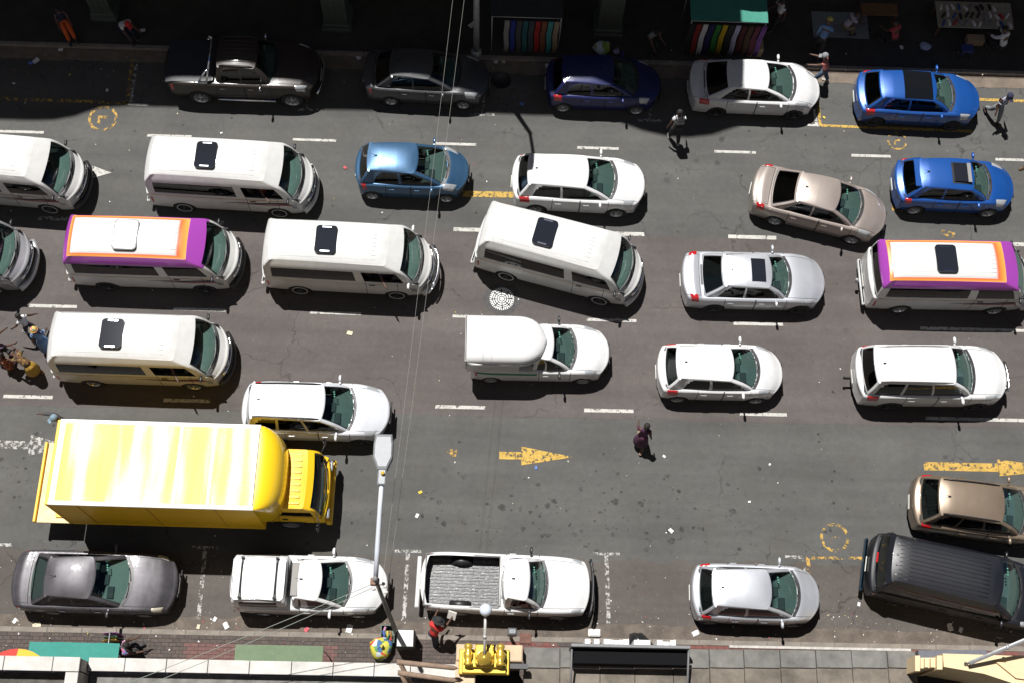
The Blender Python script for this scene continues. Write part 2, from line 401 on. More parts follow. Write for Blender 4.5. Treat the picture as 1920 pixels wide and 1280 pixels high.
        return G
def quads(name, Q, mats, parent, smooth=True, merge=True):
    vs = []; ix = {}; fs = []; mi = []
    for q, m in Q:
        f = []
        for p in q:
            k = (round(float(p[0]), 4), round(float(p[1]), 4), round(float(p[2]), 4))
            if k not in ix: ix[k] = len(vs); vs.append(k)
            if not f or ix[k] not in f: f.append(ix[k])
        if len(f) >= 3: fs.append(tuple(f)); mi.append(m)
    me = bpy.data.meshes.new(name); me.from_pydata(vs, [], fs)
    for m in (mats if isinstance(mats, (list, tuple)) else [mats]): me.materials.append(m)
    me.polygons.foreach_set('material_index', mi); me.validate(); me.update()
    bm = bmesh.new(); bm.from_mesh(me); bmesh.ops.recalc_face_normals(bm, faces=bm.faces); bm.to_mesh(me); bm.free()
    return link(name, me, parent, smooth=smooth)
WHEELS = {}
def wheel(parent, r, w, x, y, z, style='alloy', spokes=6):
    key = (round(r, 3), w, style, spokes); sd = 1 if y > 0 else -1
    if key not in WHEELS:
        t = MB(); rr = r*.66; h = w/2
        t.lathe([(rr, -h*.9), (r*.9, -h), (r*.985, -h*.7), (r, -h*.3), (r, h*.3), (r*.985, h*.7), (r*.9, h), (rr, h*.9), (rr, -h*.9)], (0, 0, 0), 'Y', 26, cap=False)
        if style == 'ring': t.lathe([(rr*1.03, h*.93), (rr*1.03, h*1.02), (rr*1.13, h*1.02), (rr*1.13, h*.93)], (0, 0, 0), 'Y', 26, mi=1, cap=False)
        m = MB(); hub = {'alloy': 0, 'dark': 0, 'ring': 0, 'steel': 0}
        m.lathe([(rr, h*.88), (rr*.93, h*.8), (rr*.9, -h*.2), (rr*.3, -h*.3)], (0, 0, 0), 'Y', 26, cap=False, mi=0)
        if style == 'steel':
            m.lathe([(rr*.92, h*.5), (rr*.75, h*.75), (rr*.5, h*.7), (rr*.2, h*.85), (.001, h*.88)], (0, 0, 0), 'Y', 20, cap=False)
        else:
            for k in range(spokes):
                a = 2*math.pi*k/spokes; ca, sa = math.cos(a), math.sin(a); wd = rr*.13
                P = [(rr*.12, -wd), (rr*.93, -wd*.75), (rr*.93, wd*.75), (rr*.12, wd)]
                vs = [(c*ca-e*sa, yy, c*sa+e*ca) for yy in (h*.35, h*.78) for c, e in P]
                m.add(vs, [(0, 1, 2, 3), (7, 6, 5, 4), (0, 4, 5, 1), (1, 5, 6, 2), (2, 6, 7, 3), (3, 7, 4, 0)])
            m.lathe([(rr*.22, h*.3), (rr*.22, h*.82), (rr*.1, h*.88), (.001, h*.88)], (0, 0, 0), 'Y', 14, cap=False)
        rm = {'alloy': ALLOY, 'dark': DARKRIM, 'ring': DARKRIM, 'steel': mat('steel_wheel', (.33, .34, .35), .45, .5)}[style]
        WHEELS[key] = (t, m, rm, {})
    t, m, rm, cache = WHEELS[key]
    if 't' not in cache:
        a = t.build('tyre', [RUBBER, mat('whitewall', (.6, .6, .58), .6)]); b = m.build('rim', rm)
        cache['t'], cache['r'] = a.data, b.data; bpy.data.objects.remove(a); bpy.data.objects.remove(b)
    e = bpy.data.objects.new('wheel', None); C.objects.link(e); e.parent = parent; e.location = (x, y, z); e.rotation_euler = (0, 0, 0 if sd > 0 else math.pi)
    for nm, k in (('tyre', 't'), ('rim', 'r')):
        o = bpy.data.objects.new(nm, cache[k]); C.objects.link(o); o.parent = e
    return e
def seat(parent, x, y, z, m, wide=.5, tall=.62):
    b = MB(); b.box((x+.05, y, z+.12), (.5, wide, .16), bev=.05); b.box((x-.24, y, z+.12+tall/2), (.14, wide*.94, tall), ry=-.22, bev=.05)
    n = max(1, round(wide/.5))
    for k in range(n): b.box((x-.34, y+(k-(n-1)/2)*.48, z+.2+tall), (.1, .26, .17), bev=.04)
    return b.build('seat', m, parent)
def vehicle(name, label, cat, P, b, loc, ang, wins, ts=(.06, .9), tfr=(.02, .97), trr=(.1, .92), doors=(), hood=None, boot=None, bed=None, group=None,
            sglass=S_GLASS, rglass=None, wheels=('alloy', 6), wheel_w=.2, mirror=None, mirror_x=None, roofmat=None, pillar=None, pin=.06, pinf=0.0, trimrail=False, rows=2, dash=DASHM,
            seatm=SEATM, head=True, tail=True, antenna=True, hx=(.46, .06, .70, 1.2), tx=(.42, .06, .60, 1.06), handles=True, seats=True, track=None, wipers=True, platec=PLATE, discs=True, hlm=None, steer=True, cabin=True, hole=True, bumperm=None, lens_mat=TLAMP, open_win=None):
    o = thing(name, label, cat, (loc[0], loc[1], 0), rad(ang), group)
    o['body'] = 0; del o['body']
    CG = b.cabin(wins, ts, tfr, trr, pin, pinf) if cabin else {}
    LG = b.lower(doors, hood, boot, bed, hole)
    body = quads('body', LG['body'], P, o)
    if 'seam' in LG: stuff(quads('panel_gap', LG['seam'], SEAM, o))
    if 'ledge' in LG: stuff(quads('cowl', LG['ledge'], dash, o))
    for k in ('bonnet', 'boot_lid'):
        if k in LG: quads(k, LG[k], P, o)
    zb = b.lv[0][3]
    for k, (xa, xb) in enumerate(doors):
        for sd in (1, -1):
            key = 'door%d_%d' % (k, sd)
            if key not in LG: continue
            d = quads('door', LG[key], P, o)
            if handles:
                xh = xa+.14 if xb-xa > .5 else xa+.1; h = .80; p = b.pt(xh+.05, h)
                m = MB(); m.box((p[0], (p[1]+.014)*sd, p[2]), (.19, .035, .032), bev=.012); m.build('door_handle', handles if handles is not True else P, d)
    pm = pillar or P
    if cabin:
        quads('cabin_frame', CG['pillars'], pm, o)
        quads('roof', CG['roof'], roofmat or P, o)
        if 'windscreen' in CG: quads('windscreen', CG['windscreen'], [W_GLASS, TRIM], o)
        if 'rear_window' in CG: quads('rear_window', CG['rear_window'], [rglass or W_GLASS, TRIM], o)
        for k in sorted(CG):
            if k.startswith('side_window') and k != open_win: quads('side_window', CG[k], sglass, o)
    if cabin and 'windscreen' in CG:
        Q = []; R = b.ring[0]; nb = len(R); J = range(nb-9, nb)
        def off(j, d):
            x, y, z = R[j]; xx = x+d; return (xx, y*(1+.0*d), float(b.topz(xx, y))+.008 if d else z+.036)
        for j in list(J)[:-1]:
            for sd in (1, -1): Q.append(([(p[0], p[1]*sd, p[2]) for p in (off(j, -.02), off(j+1, -.02), off(j+1, .075), off(j, .075))], 0))
        quads('cowl_strip', Q, TRIM, o)
    # interior
    xr0, xf0, hw0 = b.X(b.lv[0][0]), b.X(b.lv[0][1]), b.lv[0][2]; fl = b.sill+.1
    m = MB(); m.box(((xr0+xf0)/2, 0, fl), (xf0-xr0-.05, 1.72*hw0, .04)); m.box(((xr0+xf0)/2, hw0*.9, (fl+zb)/2), (xf0-xr0-.1, .03, zb-fl-.04)); m.box(((xr0+xf0)/2, -hw0*.9, (fl+zb)/2), (xf0-xr0-.1, .03, zb-fl-.04))
    m.box((xf0-.12, 0, (fl+zb)/2-.05), (.03, 1.7*hw0, zb-fl-.1)); m.box((xr0+.06, 0, (fl+zb)/2), (.03, 1.7*hw0, zb-fl-.05))
    xrr = b.X(b.lv[-1][0]); m.box(((xr0+xrr)/2+.12, 0, zb-.05), (max(.3, xrr-xr0+.2), 1.68*hw0, .04)); m.build('cabin_lining', CAB_DARK, o)
    zd = zb+.0; xt = b.X(b.lv[-1][1]); m = MB()
    xd = xf0-.5*b.bf-.06; dl = min(.70, max(.40, (xf0-xt)*.66))
    prof = [(.06, -.01), (-dl*.35, .02), (-dl*.75, .025), (-dl, -.02), (-dl-.03, -.16), (-dl+.02, -.34)]
    G = [[(xf0-.07-b.bf*(abs(y)/hw0)**2.2+px, y, zd+pz+.02*(1 if y < 0 else 0)*(1 if k == 2 else 0)) for y in np.linspace(-hw0*.86, hw0*.86, 9)] for k, (px, pz) in enumerate(prof)]
    m.grid(G); d = m.build('dashboard', dash, o)
    m = MB(); m.box((xd-dl*.55, -hw0*.45, zd+.045), (.2, .36, .06), bev=.025); m.box((xd-dl*.8, 0.02, zd+.0), (.14, .3, .08), bev=.02); m.build('instrument_binnacle', CAB_DARK, d)
    if steer:
        m = MB(); R = .185; cx, cy, cz = xd-dl-.12, -hw0*.45, zd-.04
        pts = [(cx+.45*R*math.sin(a)*.9, cy+R*math.cos(a), cz+R*math.sin(a)*.8) for a in np.linspace(0, 2*math.pi, 17)]; m.tube(pts, .017, 6, cap=False)
        m.box((cx, cy, cz), (.05, 2*R, .05)); m.box((cx+.08, cy, cz-.03), (.16, .07, .07)); m.build('steering_wheel', CAB_DARK, d)
    if seats:
        xs1 = max(xd-dl-.55, xr0+.52); zs = max(fl+.15, zb-.62)
        for sd in (-1, 1): seat(o, xs1, sd*hw0*.46, zs, seatm)
        k = 1
        while k < rows:
            x = xs1-.85*k
            if x < b.X(b.lv[-1][0])+.42: break
            seat(o, x, 0, zs, seatm, wide=1.5*hw0); k += 1
    if discs:
        m = MB(); 
        for k in range(3):
            t = .68; a = 1
            H = b.ring_half(t); 
            yy = (.62-.11*k)*b.lev(t, 2); xx = b.X(b.lev(t, 1))-b.bft*(yy/b.lev(t, 2))**2.2-.03
            m.lathe([(.026, -.003), (.026, .003)], (xx, yy, b.lev(t, 3)-.02), 'Z', 10)
        m.build('licence_disc', DISC, o)
    # under body, wheels
    m = MB(); m.box(((b.xr+b.xf)/2, 0, b.sill+.07), (b.L-.5, b.W*.70, .14)); 
    if not bed: m.box(((b.xr+b.xf)/2, 0, b.sill+.2), (b.L-.35, b.W*.62, .2))
    m.build('underbody', UNDER, o)
    ty = (track or (b.W-.2)/2)
    for xa in (-b.wb/2, b.wb/2):
        for sd in (1, -1): wheel(o, b.wr, wheel_w, xa, sd*ty, b.wr, *wheels)
    # lamps
    if head:
        for sd in (1, -1):
            a, e, h0, h1 = hx; G = b.patch(b.xf-a, b.xf-e, h0, h1, x2=b.xf-e-.02, x3=b.xf-a-.16, side=sd, s3=h1-.06); m = MB(); m.grid(G); m.build('headlight', hlm or HLAMP, o)
    if tail:
        for sd in (1, -1):
            a, e, h0, h1 = tx; G = b.patch(b.xr+a, b.xr+e, h0, h1, x2=b.xr+e*.72, x3=b.xr+a, side=sd); m = MB(); m.grid(G); m.build('taillight', lens_mat, o)
    for sg, x in ((1, b.xf+b.er), (-1, b.xr-b.er)):
        m = MB(); m.box((x+sg*.008, 0, b.sill+.28), (.02, .46, .11), bev=.004); m.build('number_plate', platec, o)
        m = MB(); m.box((x+sg*.001, 0, b.sill+.09), (.03, b.W*.55, .1), bev=.01); m.build('bumper_grille', TRIM, o) if sg > 0 else None
    m = MB(); m.box((b.xf+b.er-.0, 0, float(b.zsh(b.xf))-.14), (.03, b.W*.4, .09), bev=.01); m.build('radiator_grille', TRIM, o)
    # mirrors
    mx = mirror_x if mirror_x is not None else xf0-b.bf-.28
    for sd in (1, -1):
        m = MB(); y0 = b.W/2*.945; z0 = float(b.zsh(mx))+.07
        m.box((mx, sd*(y0+.03), z0-.02), (.07, .14, .04), bev=.015)
        m.lathe([(.001, -.085), (.06, -.075), (.085, -.02), (.09, .03), (.075, .06), (.001, .065)], (mx-.0, sd*(y0+.125), z0+.03), 'X', 12, cap=False)
        q = m.build('door_mirror', mirror or P, o)
        sc = Vector((.55, 1.25, .62)); c0 = Vector((mx, sd*(y0+.125), z0+.03))
        for v in q.data.vertices:
            if abs(v.co.y) > y0+.03: v.co = c0+(v.co-c0)*sc
    if wipers:
        m = MB(); t = .10
        for y0, y1 in ((-.62, -.05), (.0, .52)):
            pts = []
            for k in range(5):
                y = (y0+(y1-y0)*k/4)*hw0; tt = .03+.05*k/4; x = b.X(b.lev(tt, 1))-b.bf*.93*(abs(y)/hw0)**2.2+.035; pts.append((x, y, max(b.lev(tt, 3), float(b.topz(x, y)))+.025))
            m.tube(pts, .013, 5)
        m.build('wiper', TRIM, o)
    if antenna:
        xr1 = b.X(b.lv[-1][0])+.28; z = b.roofz(xr1, 0); m = MB(); m.box((xr1, 0, z+.015), (.09, .05, .04), bev=.015); m.tube([(xr1, 0, z+.02), (xr1-.16, 0, z+.14)], .006, 5); m.build('aerial', TRIM, o)
    if trimrail:
        for sd in (1, -1):
            x0, x1 = b.X(b.lv[-1][0])+.12, b.X(b.lv[-1][1])-.12; hw = b.lv[-1][2]-.05; pts = []
            for k in range(9):
                x = x0+(x1-x0)*k/8; e = 0.0 if k in (0, 8) else .045; pts.append((x, sd*(hw-pin*.5*(1-k/8)**2), b.roofz(x, hw-.02)+e))
            m = MB(); m.tube(pts, .02, 6); m.build('roof_rail', trimrail, o)
    return o
# ------------------------------------------------------------------ ground
def asphalt(name, base, stain=.5, warm=(1, 1, 1), crack=.35):
    m = bpy.data.materials.new(name); m.use_nodes = True; n, l = nodes(m); b = n['Principled BSDF']; b.inputs['Roughness'].default_value = .92; b.inputs['Specular IOR Level'].default_value = .25
    tc = n.new('ShaderNodeTexCoord'); P = tc.outputs['Object']
    def noise(sc, det=5, ro=.6, vec=P, dist=0):
        t = n.new('ShaderNodeTexNoise'); t.inputs['Scale'].default_value = sc; t.inputs['Detail'].default_value = det; t.inputs['Roughness'].default_value = ro; t.inputs['Distortion'].default_value = dist; l.new(vec, t.inputs['Vector']); return t.outputs[0]
    def mr(v, a, c, d, e):
        q = n.new('ShaderNodeMapRange'); q.inputs[1].default_value = a; q.inputs[2].default_value = c; q.inputs[3].default_value = d; q.inputs[4].default_value = e; l.new(v, q.inputs[0]); return q.outputs[0]
    def mul(a, c):
        q = n.new('ShaderNodeMath'); q.operation = 'MULTIPLY'; l.new(a, q.inputs[0]); l.new(c, q.inputs[1]); return q.outputs[0]
    mp = n.new('ShaderNodeMapping'); mp.inputs['Scale'].default_value = (.10, 1.15, 1); l.new(P, mp.inputs[0])
    v = mr(noise(.45, 4), .3, .7, .86, 1.12); v = mul(v, mr(noise(.9, 3, .6, mp.outputs[0]), .3, .7, .82, 1.10)); v = mul(v, mr(noise(5.5, 6, .7), .25, .75, .88, 1.12))
    v = mul(v, mr(noise(46, 3, .8), .25, .75, .72, 1.30)); v = mul(v, mr(noise(130, 2, .8), .62, .74, 1.0, 1.55))
    # old gum spots and oil drips
    for sc, thr, am in ((3.1, .17, .45), (1.1, .15, .34), (7.5, .15, .4)):
        vo = n.new('ShaderNodeTexVoronoi'); vo.inputs['Scale'].default_value = sc; vo.inputs['Randomness'].default_value = 1.0
        wv = n.new('ShaderNodeVectorMath'); wv.operation = 'ADD'; nz = n.new('ShaderNodeTexNoise'); nz.inputs['Scale'].default_value = 6*sc; l.new(P, nz.inputs['Vector'])
        w2 = n.new('ShaderNodeVectorMath'); w2.operation = 'SCALE'; w2.inputs['Scale'].default_value = .10/sc; l.new(nz.outputs[1], w2.inputs[0]); l.new(P, wv.inputs[0]); l.new(w2.outputs[0], wv.inputs[1]); l.new(wv.outputs[0], vo.inputs['Vector'])
        spot = mr(vo.outputs['Distance'], thr*.55, thr, 1, 0); pick = n.new('ShaderNodeSeparateColor'); l.new(vo.outputs['Color'], pick.inputs[0])
        k = mul(mul(spot, mr(pick.outputs[0], .52, .60, 0, 1)), mr(noise(.33, 2), .46, .60, 0, 1)); v = mul(v, mr(k, 0, 1, 1, 1-am*stain*1.6))
    # hairline cracks
    vc = n.new('ShaderNodeTexVoronoi'); vc.feature = 'DISTANCE_TO_EDGE'; vc.inputs['Scale'].default_value = .42
    wv = n.new('ShaderNodeVectorMath'); wv.operation = 'ADD'; nz = n.new('ShaderNodeTexNoise'); nz.inputs['Scale'].default_value = 1.6; nz.inputs['Detail'].default_value = 6; l.new(P, nz.inputs['Vector']); w2 = n.new('ShaderNodeVectorMath'); w2.operation = 'SCALE'; w2.inputs['Scale'].default_value = .9; l.new(nz.outputs[1], w2.inputs[0]); l.new(P, wv.inputs[0]); l.new(w2.outputs[0], wv.inputs[1]); l.new(wv.outputs[0], vc.inputs['Vector'])
    ck = mul(mr(vc.outputs['Distance'], .003, .011, 1, 0), mr(noise(.22, 2), .50, .58, 0, 1)); v = mul(v, mr(ck, 0, 1, 1, 1-crack))
    sc = n.new('ShaderNodeVectorMath'); sc.operation = 'SCALE'; sc.inputs[0].default_value = tuple(a*c for a, c in zip(base, warm)); l.new(v, sc.inputs['Scale'])
    # brown road dirt
    mx = n.new('ShaderNodeMixRGB'); l.new(mr(noise(.8, 5, .65), .5, .78, 0, .38), mx.inputs[0]); l.new(sc.outputs[0], mx.inputs[1]); w3 = n.new('ShaderNodeVectorMath'); w3.operation = 'MULTIPLY'; w3.inputs[1].default_value = (1.06, .98, .90); l.new(sc.outputs[0], w3.inputs[0]); l.new(w3.outputs[0], mx.inputs[2]); l.new(mx.outputs[0], b.inputs['Base Color'])
    bp = n.new('ShaderNodeBump'); bp.inputs['Strength'].default_value = .35; bp.inputs['Distance'].default_value = .012; l.new(noise(70, 3, .7), bp.inputs['Height']); l.new(bp.outputs[0], b.inputs['Normal'])
    MATS[name] = m; return m
ASPH = asphalt('grey_asphalt', (.085, .0842, .080), .75); RASPH = asphalt('brownish_asphalt', (.092, .081, .077), .4); PASPH = asphalt('parking_asphalt', (.086, .077, .070), .6)
XW = 60
def sheet(name, pts, z, m): q = MB(); q.flat(pts, z); return struct(q.build(name, m))
def rect(x0, x1, y0, y1): return [(x0, y0), (x1, y0), (x1, y1), (x0, y1)]
sheet('ground', rect(-90, 90, -40, 80), -.03, mat('bare_ground', (.12, .11, .10), .95))
sheet('road', rect(-XW, XW, 5.0, 25.05), 0, ASPH)
def ragged(x0, x1, y0, y1, am, st=.5):
    r = random.Random(5); P = []; x = x0
    while x < x1: P.append((x, y0+r.uniform(-am, am))); x += st
    P.append((x1, y0)); x = x1
    while x > x0: P.append((x, y1+r.uniform(-am, am))); x -= st
    P.append((x0, y1)); return P
sheet('middle_lanes', ragged(-XW, XW, 11.98, 18.36, .012), .004, RASPH)
sheet('parking_strip', ragged(-XW, XW, 5.0, 7.55, .09, .35), .004, PASPH)
GUT = mat('gutter_concrete', (.155, .125, .098), .95, noise=.35, nscale=2.2, bump=.4, bscale=30)
sheet('gutter', ragged(-XW, XW, 5.0, 5.62, .05, .25), .008, mat('gutter_dirt', (.115, .094, .078), .95, noise=.4, nscale=2.5, bump=.4, bscale=30))
sheet('gutter', ragged(-XW, XW, 24.52, 25.02, .04, .25), .008, GUT)
# ---- worn road paint
def road_paint(name, col, wear=.42, sc=9):
    m = bpy.data.materials.new(name); m.use_nodes = True; n, l = nodes(m); b = n['Principled BSDF']; b.inputs['Base Color'].default_value = (*col, 1); b.inputs['Roughness'].default_value = .8
    tc = n.new('ShaderNodeTexCoord'); t = n.new('ShaderNodeTexNoise'); t.inputs['Scale'].default_value = sc; t.inputs['Detail'].default_value = 8; t.inputs['Roughness'].default_value = .75; l.new(tc.outputs['Object'], t.inputs['Vector'])
    mr = n.new('ShaderNodeMapRange'); mr.inputs[1].default_value = wear; mr.inputs[2].default_value = wear+.05; l.new(t.outputs[0], mr.inputs[0])
    tr = n.new('ShaderNodeBsdfTransparent'); mx = n.new('ShaderNodeMixShader'); l.new(mr.outputs[0], mx.inputs[0]); l.new(tr.outputs[0], mx.inputs[1]); l.new(b.outputs[0], mx.inputs[2]); l.new(mx.outputs[0], n['Material Output'].inputs[0])
    t2 = n.new('ShaderNodeTexNoise'); t2.inputs['Scale'].default_value = 3; t2.inputs['Detail'].default_value = 6; l.new(tc.outputs['Object'], t2.inputs['Vector']); q = n.new('ShaderNodeMapRange'); q.inputs[1].default_value = .3; q.inputs[2].default_value = .7; q.inputs[3].default_value = .78; q.inputs[4].default_value = 1.1; l.new(t2.outputs[0], q.inputs[0])
    v = n.new('ShaderNodeVectorMath'); v.operation = 'SCALE'; v.inputs[0].default_value = col; l.new(q.outputs[0], v.inputs['Scale']); l.new(v.outputs[0], b.inputs['Base Color']); return m
PW = road_paint('white_road_paint', (.44, .43, .40), .40); PWW = road_paint('worn_white_paint', (.38, .37, .35), .485, 7); PY = road_paint('yellow_road_paint', (.44, .285, .06), .43); PYW = road_paint('worn_yellow_paint', (.42, .26, .06), .485, 7)
def mark(name, m, pts, z=.011): q = MB(); q.flat(pts, z); return struct(q.build(name, m))
def dash(px0, px1, py, Y, w, m=PW):
    x0 = U(px0, py)[0]; x1 = U(px1, py)[0]; r = RNG.uniform(-.012, .012)
    mark('lane_dash', m, [(x0, Y-w/2+r), (x1, Y-w/2), (x1+r, Y+w/2), (x0+.01, Y+w/2)])
for a, c in ((-2, 83), (276, 360), (549, 630), (816, 893), (1082, 1160), (1339, 1417), (1596, 1670), (1866, 1944)): dash(a, c, 253+(a-276)*.0295, 21.65, .10)
for a, c in ((72, 135), (332, 420), (590, 680), (850, 942), (1118, 1208), (1365, 1455), (1838, 1930)): dash(a, c, 409+(a-100)*.0275, 18.43, .14, PW if a > 800 else PWW)
for a, c in ((55, 145), (325, 423), (581, 677), (848, 944), (1100, 1193), (1375, 1468), (1725, 1925)): dash(a, c, 575+(a-100)*.025, 15.32, .10)
for a, c in ((6, 99), (306, 394), (545, 640), (816, 910), (1095, 1188), (1387, 1475), (1735, 1925)): dash(a, c, 745+(a-52)*.023, 12.26, .11)
def bar(name, m, p0, p1, w, z=.011):
    a = np.array(U(*p0)[:2]); b_ = np.array(U(*p1)[:2]); d = (b_-a)/np.linalg.norm(b_-a); nrm = np.array([-d[1], d[0]])*w/2
    return mark(name, m, [tuple(a-nrm), tuple(b_-nrm), tuple(b_+nrm), tuple(a+nrm)], z)
bar('bay_line', PYW, (-40, 184), (240, 194), .12); bar('bay_line', PYW, (249, 112), (238, 196), .13); bar('bay_line', PWW, (257, 112), (246, 197), .11, .013); bar('bay_line', PW, (240, 196), (278, 198), .09, .015)
for x, y in ((575, 206), (905, 215), (1218, 226)): bar('bay_mark', PWW, (x-22, y), (x+22, y+1), .09); bar('bay_mark', PWW, (x+2, y-38), (x, y), .09, .013)
bar('bay_line', PY, (1540, 236), (1822, 247), .10); bar('bay_line', PY, (1532, 178), (1538, 237), .10, .013); bar('bay_line', PW, (1526, 205), (1531, 234), .10); bar('bay_line', PW, (1514, 235), (1536, 236), .09, .015); bar('bay_line', PY, (1834, 187), (1990, 193), .11)
for x, y, xb, yb in ((385, 1025, 372, 1162), (765, 1032, 757, 1168), (1137, 1037, 1141, 1168)): bar('bay_mark', PWW, (x-25, y), (x+25, y+1), .085); bar('bay_mark', PWW, (x, y+2), (xb, yb), .12 if x < 1200 else .1, .013)
bar('bay_line', PYW, (1508, 1045), (1680, 1046), .09); bar('bay_line', PYW, (1514, 1043), (1518, 1078), .11, .013); bar('bay_line', PWW, (1472, 1043), (1504, 1044), .09); bar('bay_line', PWW, (1507, 1045), (1509, 1080), .08, .015); bar('bay_line', PWW, (-20, 1021), (22, 1021), .1)
def disc_mark(px, py, r, m, turn=0.0):
    """loading bay sign painted on the road: the letter L inside a ring"""
    cx, cy, _ = U(px, py); q = MB(); N = 40
    q.grid([[(cx+rr*math.cos(2*math.pi*k/N), cy+rr*math.sin(2*math.pi*k/N), .011) for k in range(N+1)] for rr in (r*.80, r)], smooth=False)
    c, s = math.cos(turn), math.sin(turn)
    for x0, x1, y0, y1 in ((-.34, .30, -.02, .22), (-.34, -.14, -.42, -.03)): q.flat([(cx+r*(x*c-y*s), cy+r*(x*s+y*c)) for x, y in rect(x0, x1, y0, y1)], .011)
    return struct(q.build('loading_bay_disc', m))
disc_mark(193, 223, .50, PYW); disc_mark(1682, 265, .35, PYW); disc_mark(1565, 1007, .45, road_paint('faint_yellow_paint', (.42, .27, .06), .51, 6))
def arrow(name, m, px0, px1, py, L0, hw=.24, tw=.09, gap=None):
    x0, y0, _ = U(px0, py); x1 = U(px1, py)[0]; xm = x0+(x1-x0)*L0; q = MB()
    if gap: q.flat(rect(x0, xm-gap, y0-tw, y0+tw), .011); q.flat(rect(xm-gap+.02, xm+.01, y0-tw, y0+tw), .011)
    else: q.flat(rect(x0, xm+.01, y0-tw, y0+tw), .011)
    q.flat([(xm, y0-hw), (x1, y0), (xm, y0+hw)], .011); return struct(q.build(name, m))
arrow('road_arrow', MATS.get('cyp') or road_paint('chipped_yellow_paint', (.46, .295, .06), .43, 6), 936, 1075, 853, .30, .30, .12, .2); arrow('road_arrow', PWW, -80, 132, 831, .64, .34, .13); arrow('road_arrow', PW, 120, 210, 322, .58, .24, .10); arrow('road_arrow', road_paint('chipped_yellow_paint', (.45, .285, .06), .425, 7), 1732, 2010, 873, .50, .27, .135)
bar('road_paint_patch', PYW, (838, 847), (856, 849), .22); bar('road_paint_patch', PY, (868, 364), (965, 366), .22); bar('road_paint_patch', PYW, (1672, 390), (1692, 391), .22); bar('road_paint_patch', PYW, (1765, 436), (1790, 442), .2)
OIL = bpy.data.materials.new('oil_stain'); OIL.use_nodes = True; n_, l_ = nodes(OIL); n_['Principled BSDF'].inputs['Base Color'].default_value = (.028, .027, .026, 1); n_['Principled BSDF'].inputs['Roughness'].default_value = .8
tr_ = n_.new('ShaderNodeBsdfTransparent'); mx_ = n_.new('ShaderNodeMixShader'); tn_ = n_.new('ShaderNodeTexNoise'); tn_.inputs['Scale'].default_value = 5; tn_.inputs['Detail'].default_value = 6; tq_ = n_.new('ShaderNodeTexCoord'); l_.new(tq_.outputs['Object'], tn_.inputs['Vector']); mr_ = n_.new('ShaderNodeMapRange'); mr_.inputs[1].default_value = .36; mr_.inputs[2].default_value = .66; mr_.inputs[3].default_value = .05; mr_.inputs[4].default_value = .6; l_.new(tn_.outputs[0], mr_.inputs[0]); l_.new(mr_.outputs[0], mx_.inputs[0]); l_.new(tr_.outputs[0], mx_.inputs[1]); l_.new(n_['Principled BSDF'].outputs[0], mx_.inputs[2]); l_.new(mx_.outputs[0], n_['Material Output'].inputs[0])
q = MB(); r = random.Random(21)
for k in range(330):
    if k < 210: px, py = r.gauss(1120, 260), r.gauss(965, 38)
    elif k < 250: px, py = r.gauss(60, 60), r.gauss(905, 45)
    else: px, py = r.uniform(0, 1920), r.uniform(220, 1150)
    x, y, _ = U(px, py); s_ = (.018+.07*r.random()**3.2)*(1.05 if k < 250 else .7); ax = r.uniform(.7, 1.5); ph = r.uniform(0, 6)
    q.flat([(x+s_*ax*math.cos(a)*(1+.25*math.sin(3*a+ph)+.12*math.sin(5*a)), y+s_*math.sin(a)*(1+.25*math.sin(2*a+ph))) for a in np.linspace(0, 2*math.pi, 13)[:-1]], .0062+k*1e-6)
stuff(q.build('oil_stains', OIL))
# ---- kerbs and footpaths
KERB = mat('kerb_concrete', (.20, .175, .15), .9, noise=.3, nscale=3, bump=.3, bscale=40)
m = MB()
nk = 0
FAR0, NEAR0 = 25.02, 5.22
for name, y0, y1 in (('kerb', NEAR0-.16, NEAR0), ('kerb', FAR0, FAR0+.16)):
    base = MB(); base.box((0, (y0+y1)/2, .055), (2*XW, .15, .10)); k0 = struct(base.build(name, KERB)); st = None
    x = -19.0
    while x < 20.5:
        if st is None: q = MB(); q.box((0, 0, 0), (.985, .16, .13), bev=.018); st = q.build('kerb_stone', KERB, k0); ob = st
        else: ob = st.copy(); C.objects.link(ob)
        ob.location = (x, (y0+y1)/2, .064+RNG.uniform(-.004, .004)); x += 1.0
sheet('footpath', rect(-XW, XW, 3.3, NEAR0-.155), .09, mat('footpath_mortar', (.075, .06, .053), .95, noise=.3))
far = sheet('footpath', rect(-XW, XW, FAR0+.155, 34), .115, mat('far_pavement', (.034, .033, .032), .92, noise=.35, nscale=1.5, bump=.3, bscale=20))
PAVB = [mat('paver_brown', (.085, .066, .058), .9, noise=.3), mat('paver_dark', (.072, .058, .052), .9, noise=.3), mat('paver_red', (.17, .062, .052), .9, noise=.25), mat('paver_rose', (.135, .072, .064), .9, noise=.25)]
foot = bpy.data.objects['footpath']; pm = []
for mm in PAVB: q = MB(); q.box((0, 0, 0), (.205, .098, .05), bev=.008); t = q.build('paving_brick', mm, foot); pm.append(t.data); bpy.data.objects.remove(t)
single = 0; rest = [MB() for _ in PAVB]; r = random.Random(3); cand = []
y = NEAR0-.155-.056; row = 0
while y > 3.95:
    x = -14.6+(row % 2)*.107
    while x < 17:
        red = (x > 3.9 and y > 4.62) or (-8.5 < x < -4.1 and y < 4.86) or (.6 < x < 2.4 and y > 4.7)
        cand.append((x, y, (3 if r.random() < .45 else 2) if red and x > 0 else (3 if red else (0 if r.random() < .5 else 1)))); x += .213
    y -= .107; row += 1
cand.sort(key=lambda c: (-(c[2] >= 2 and c[0] > 3), c[1] < 4.7, r.random()))
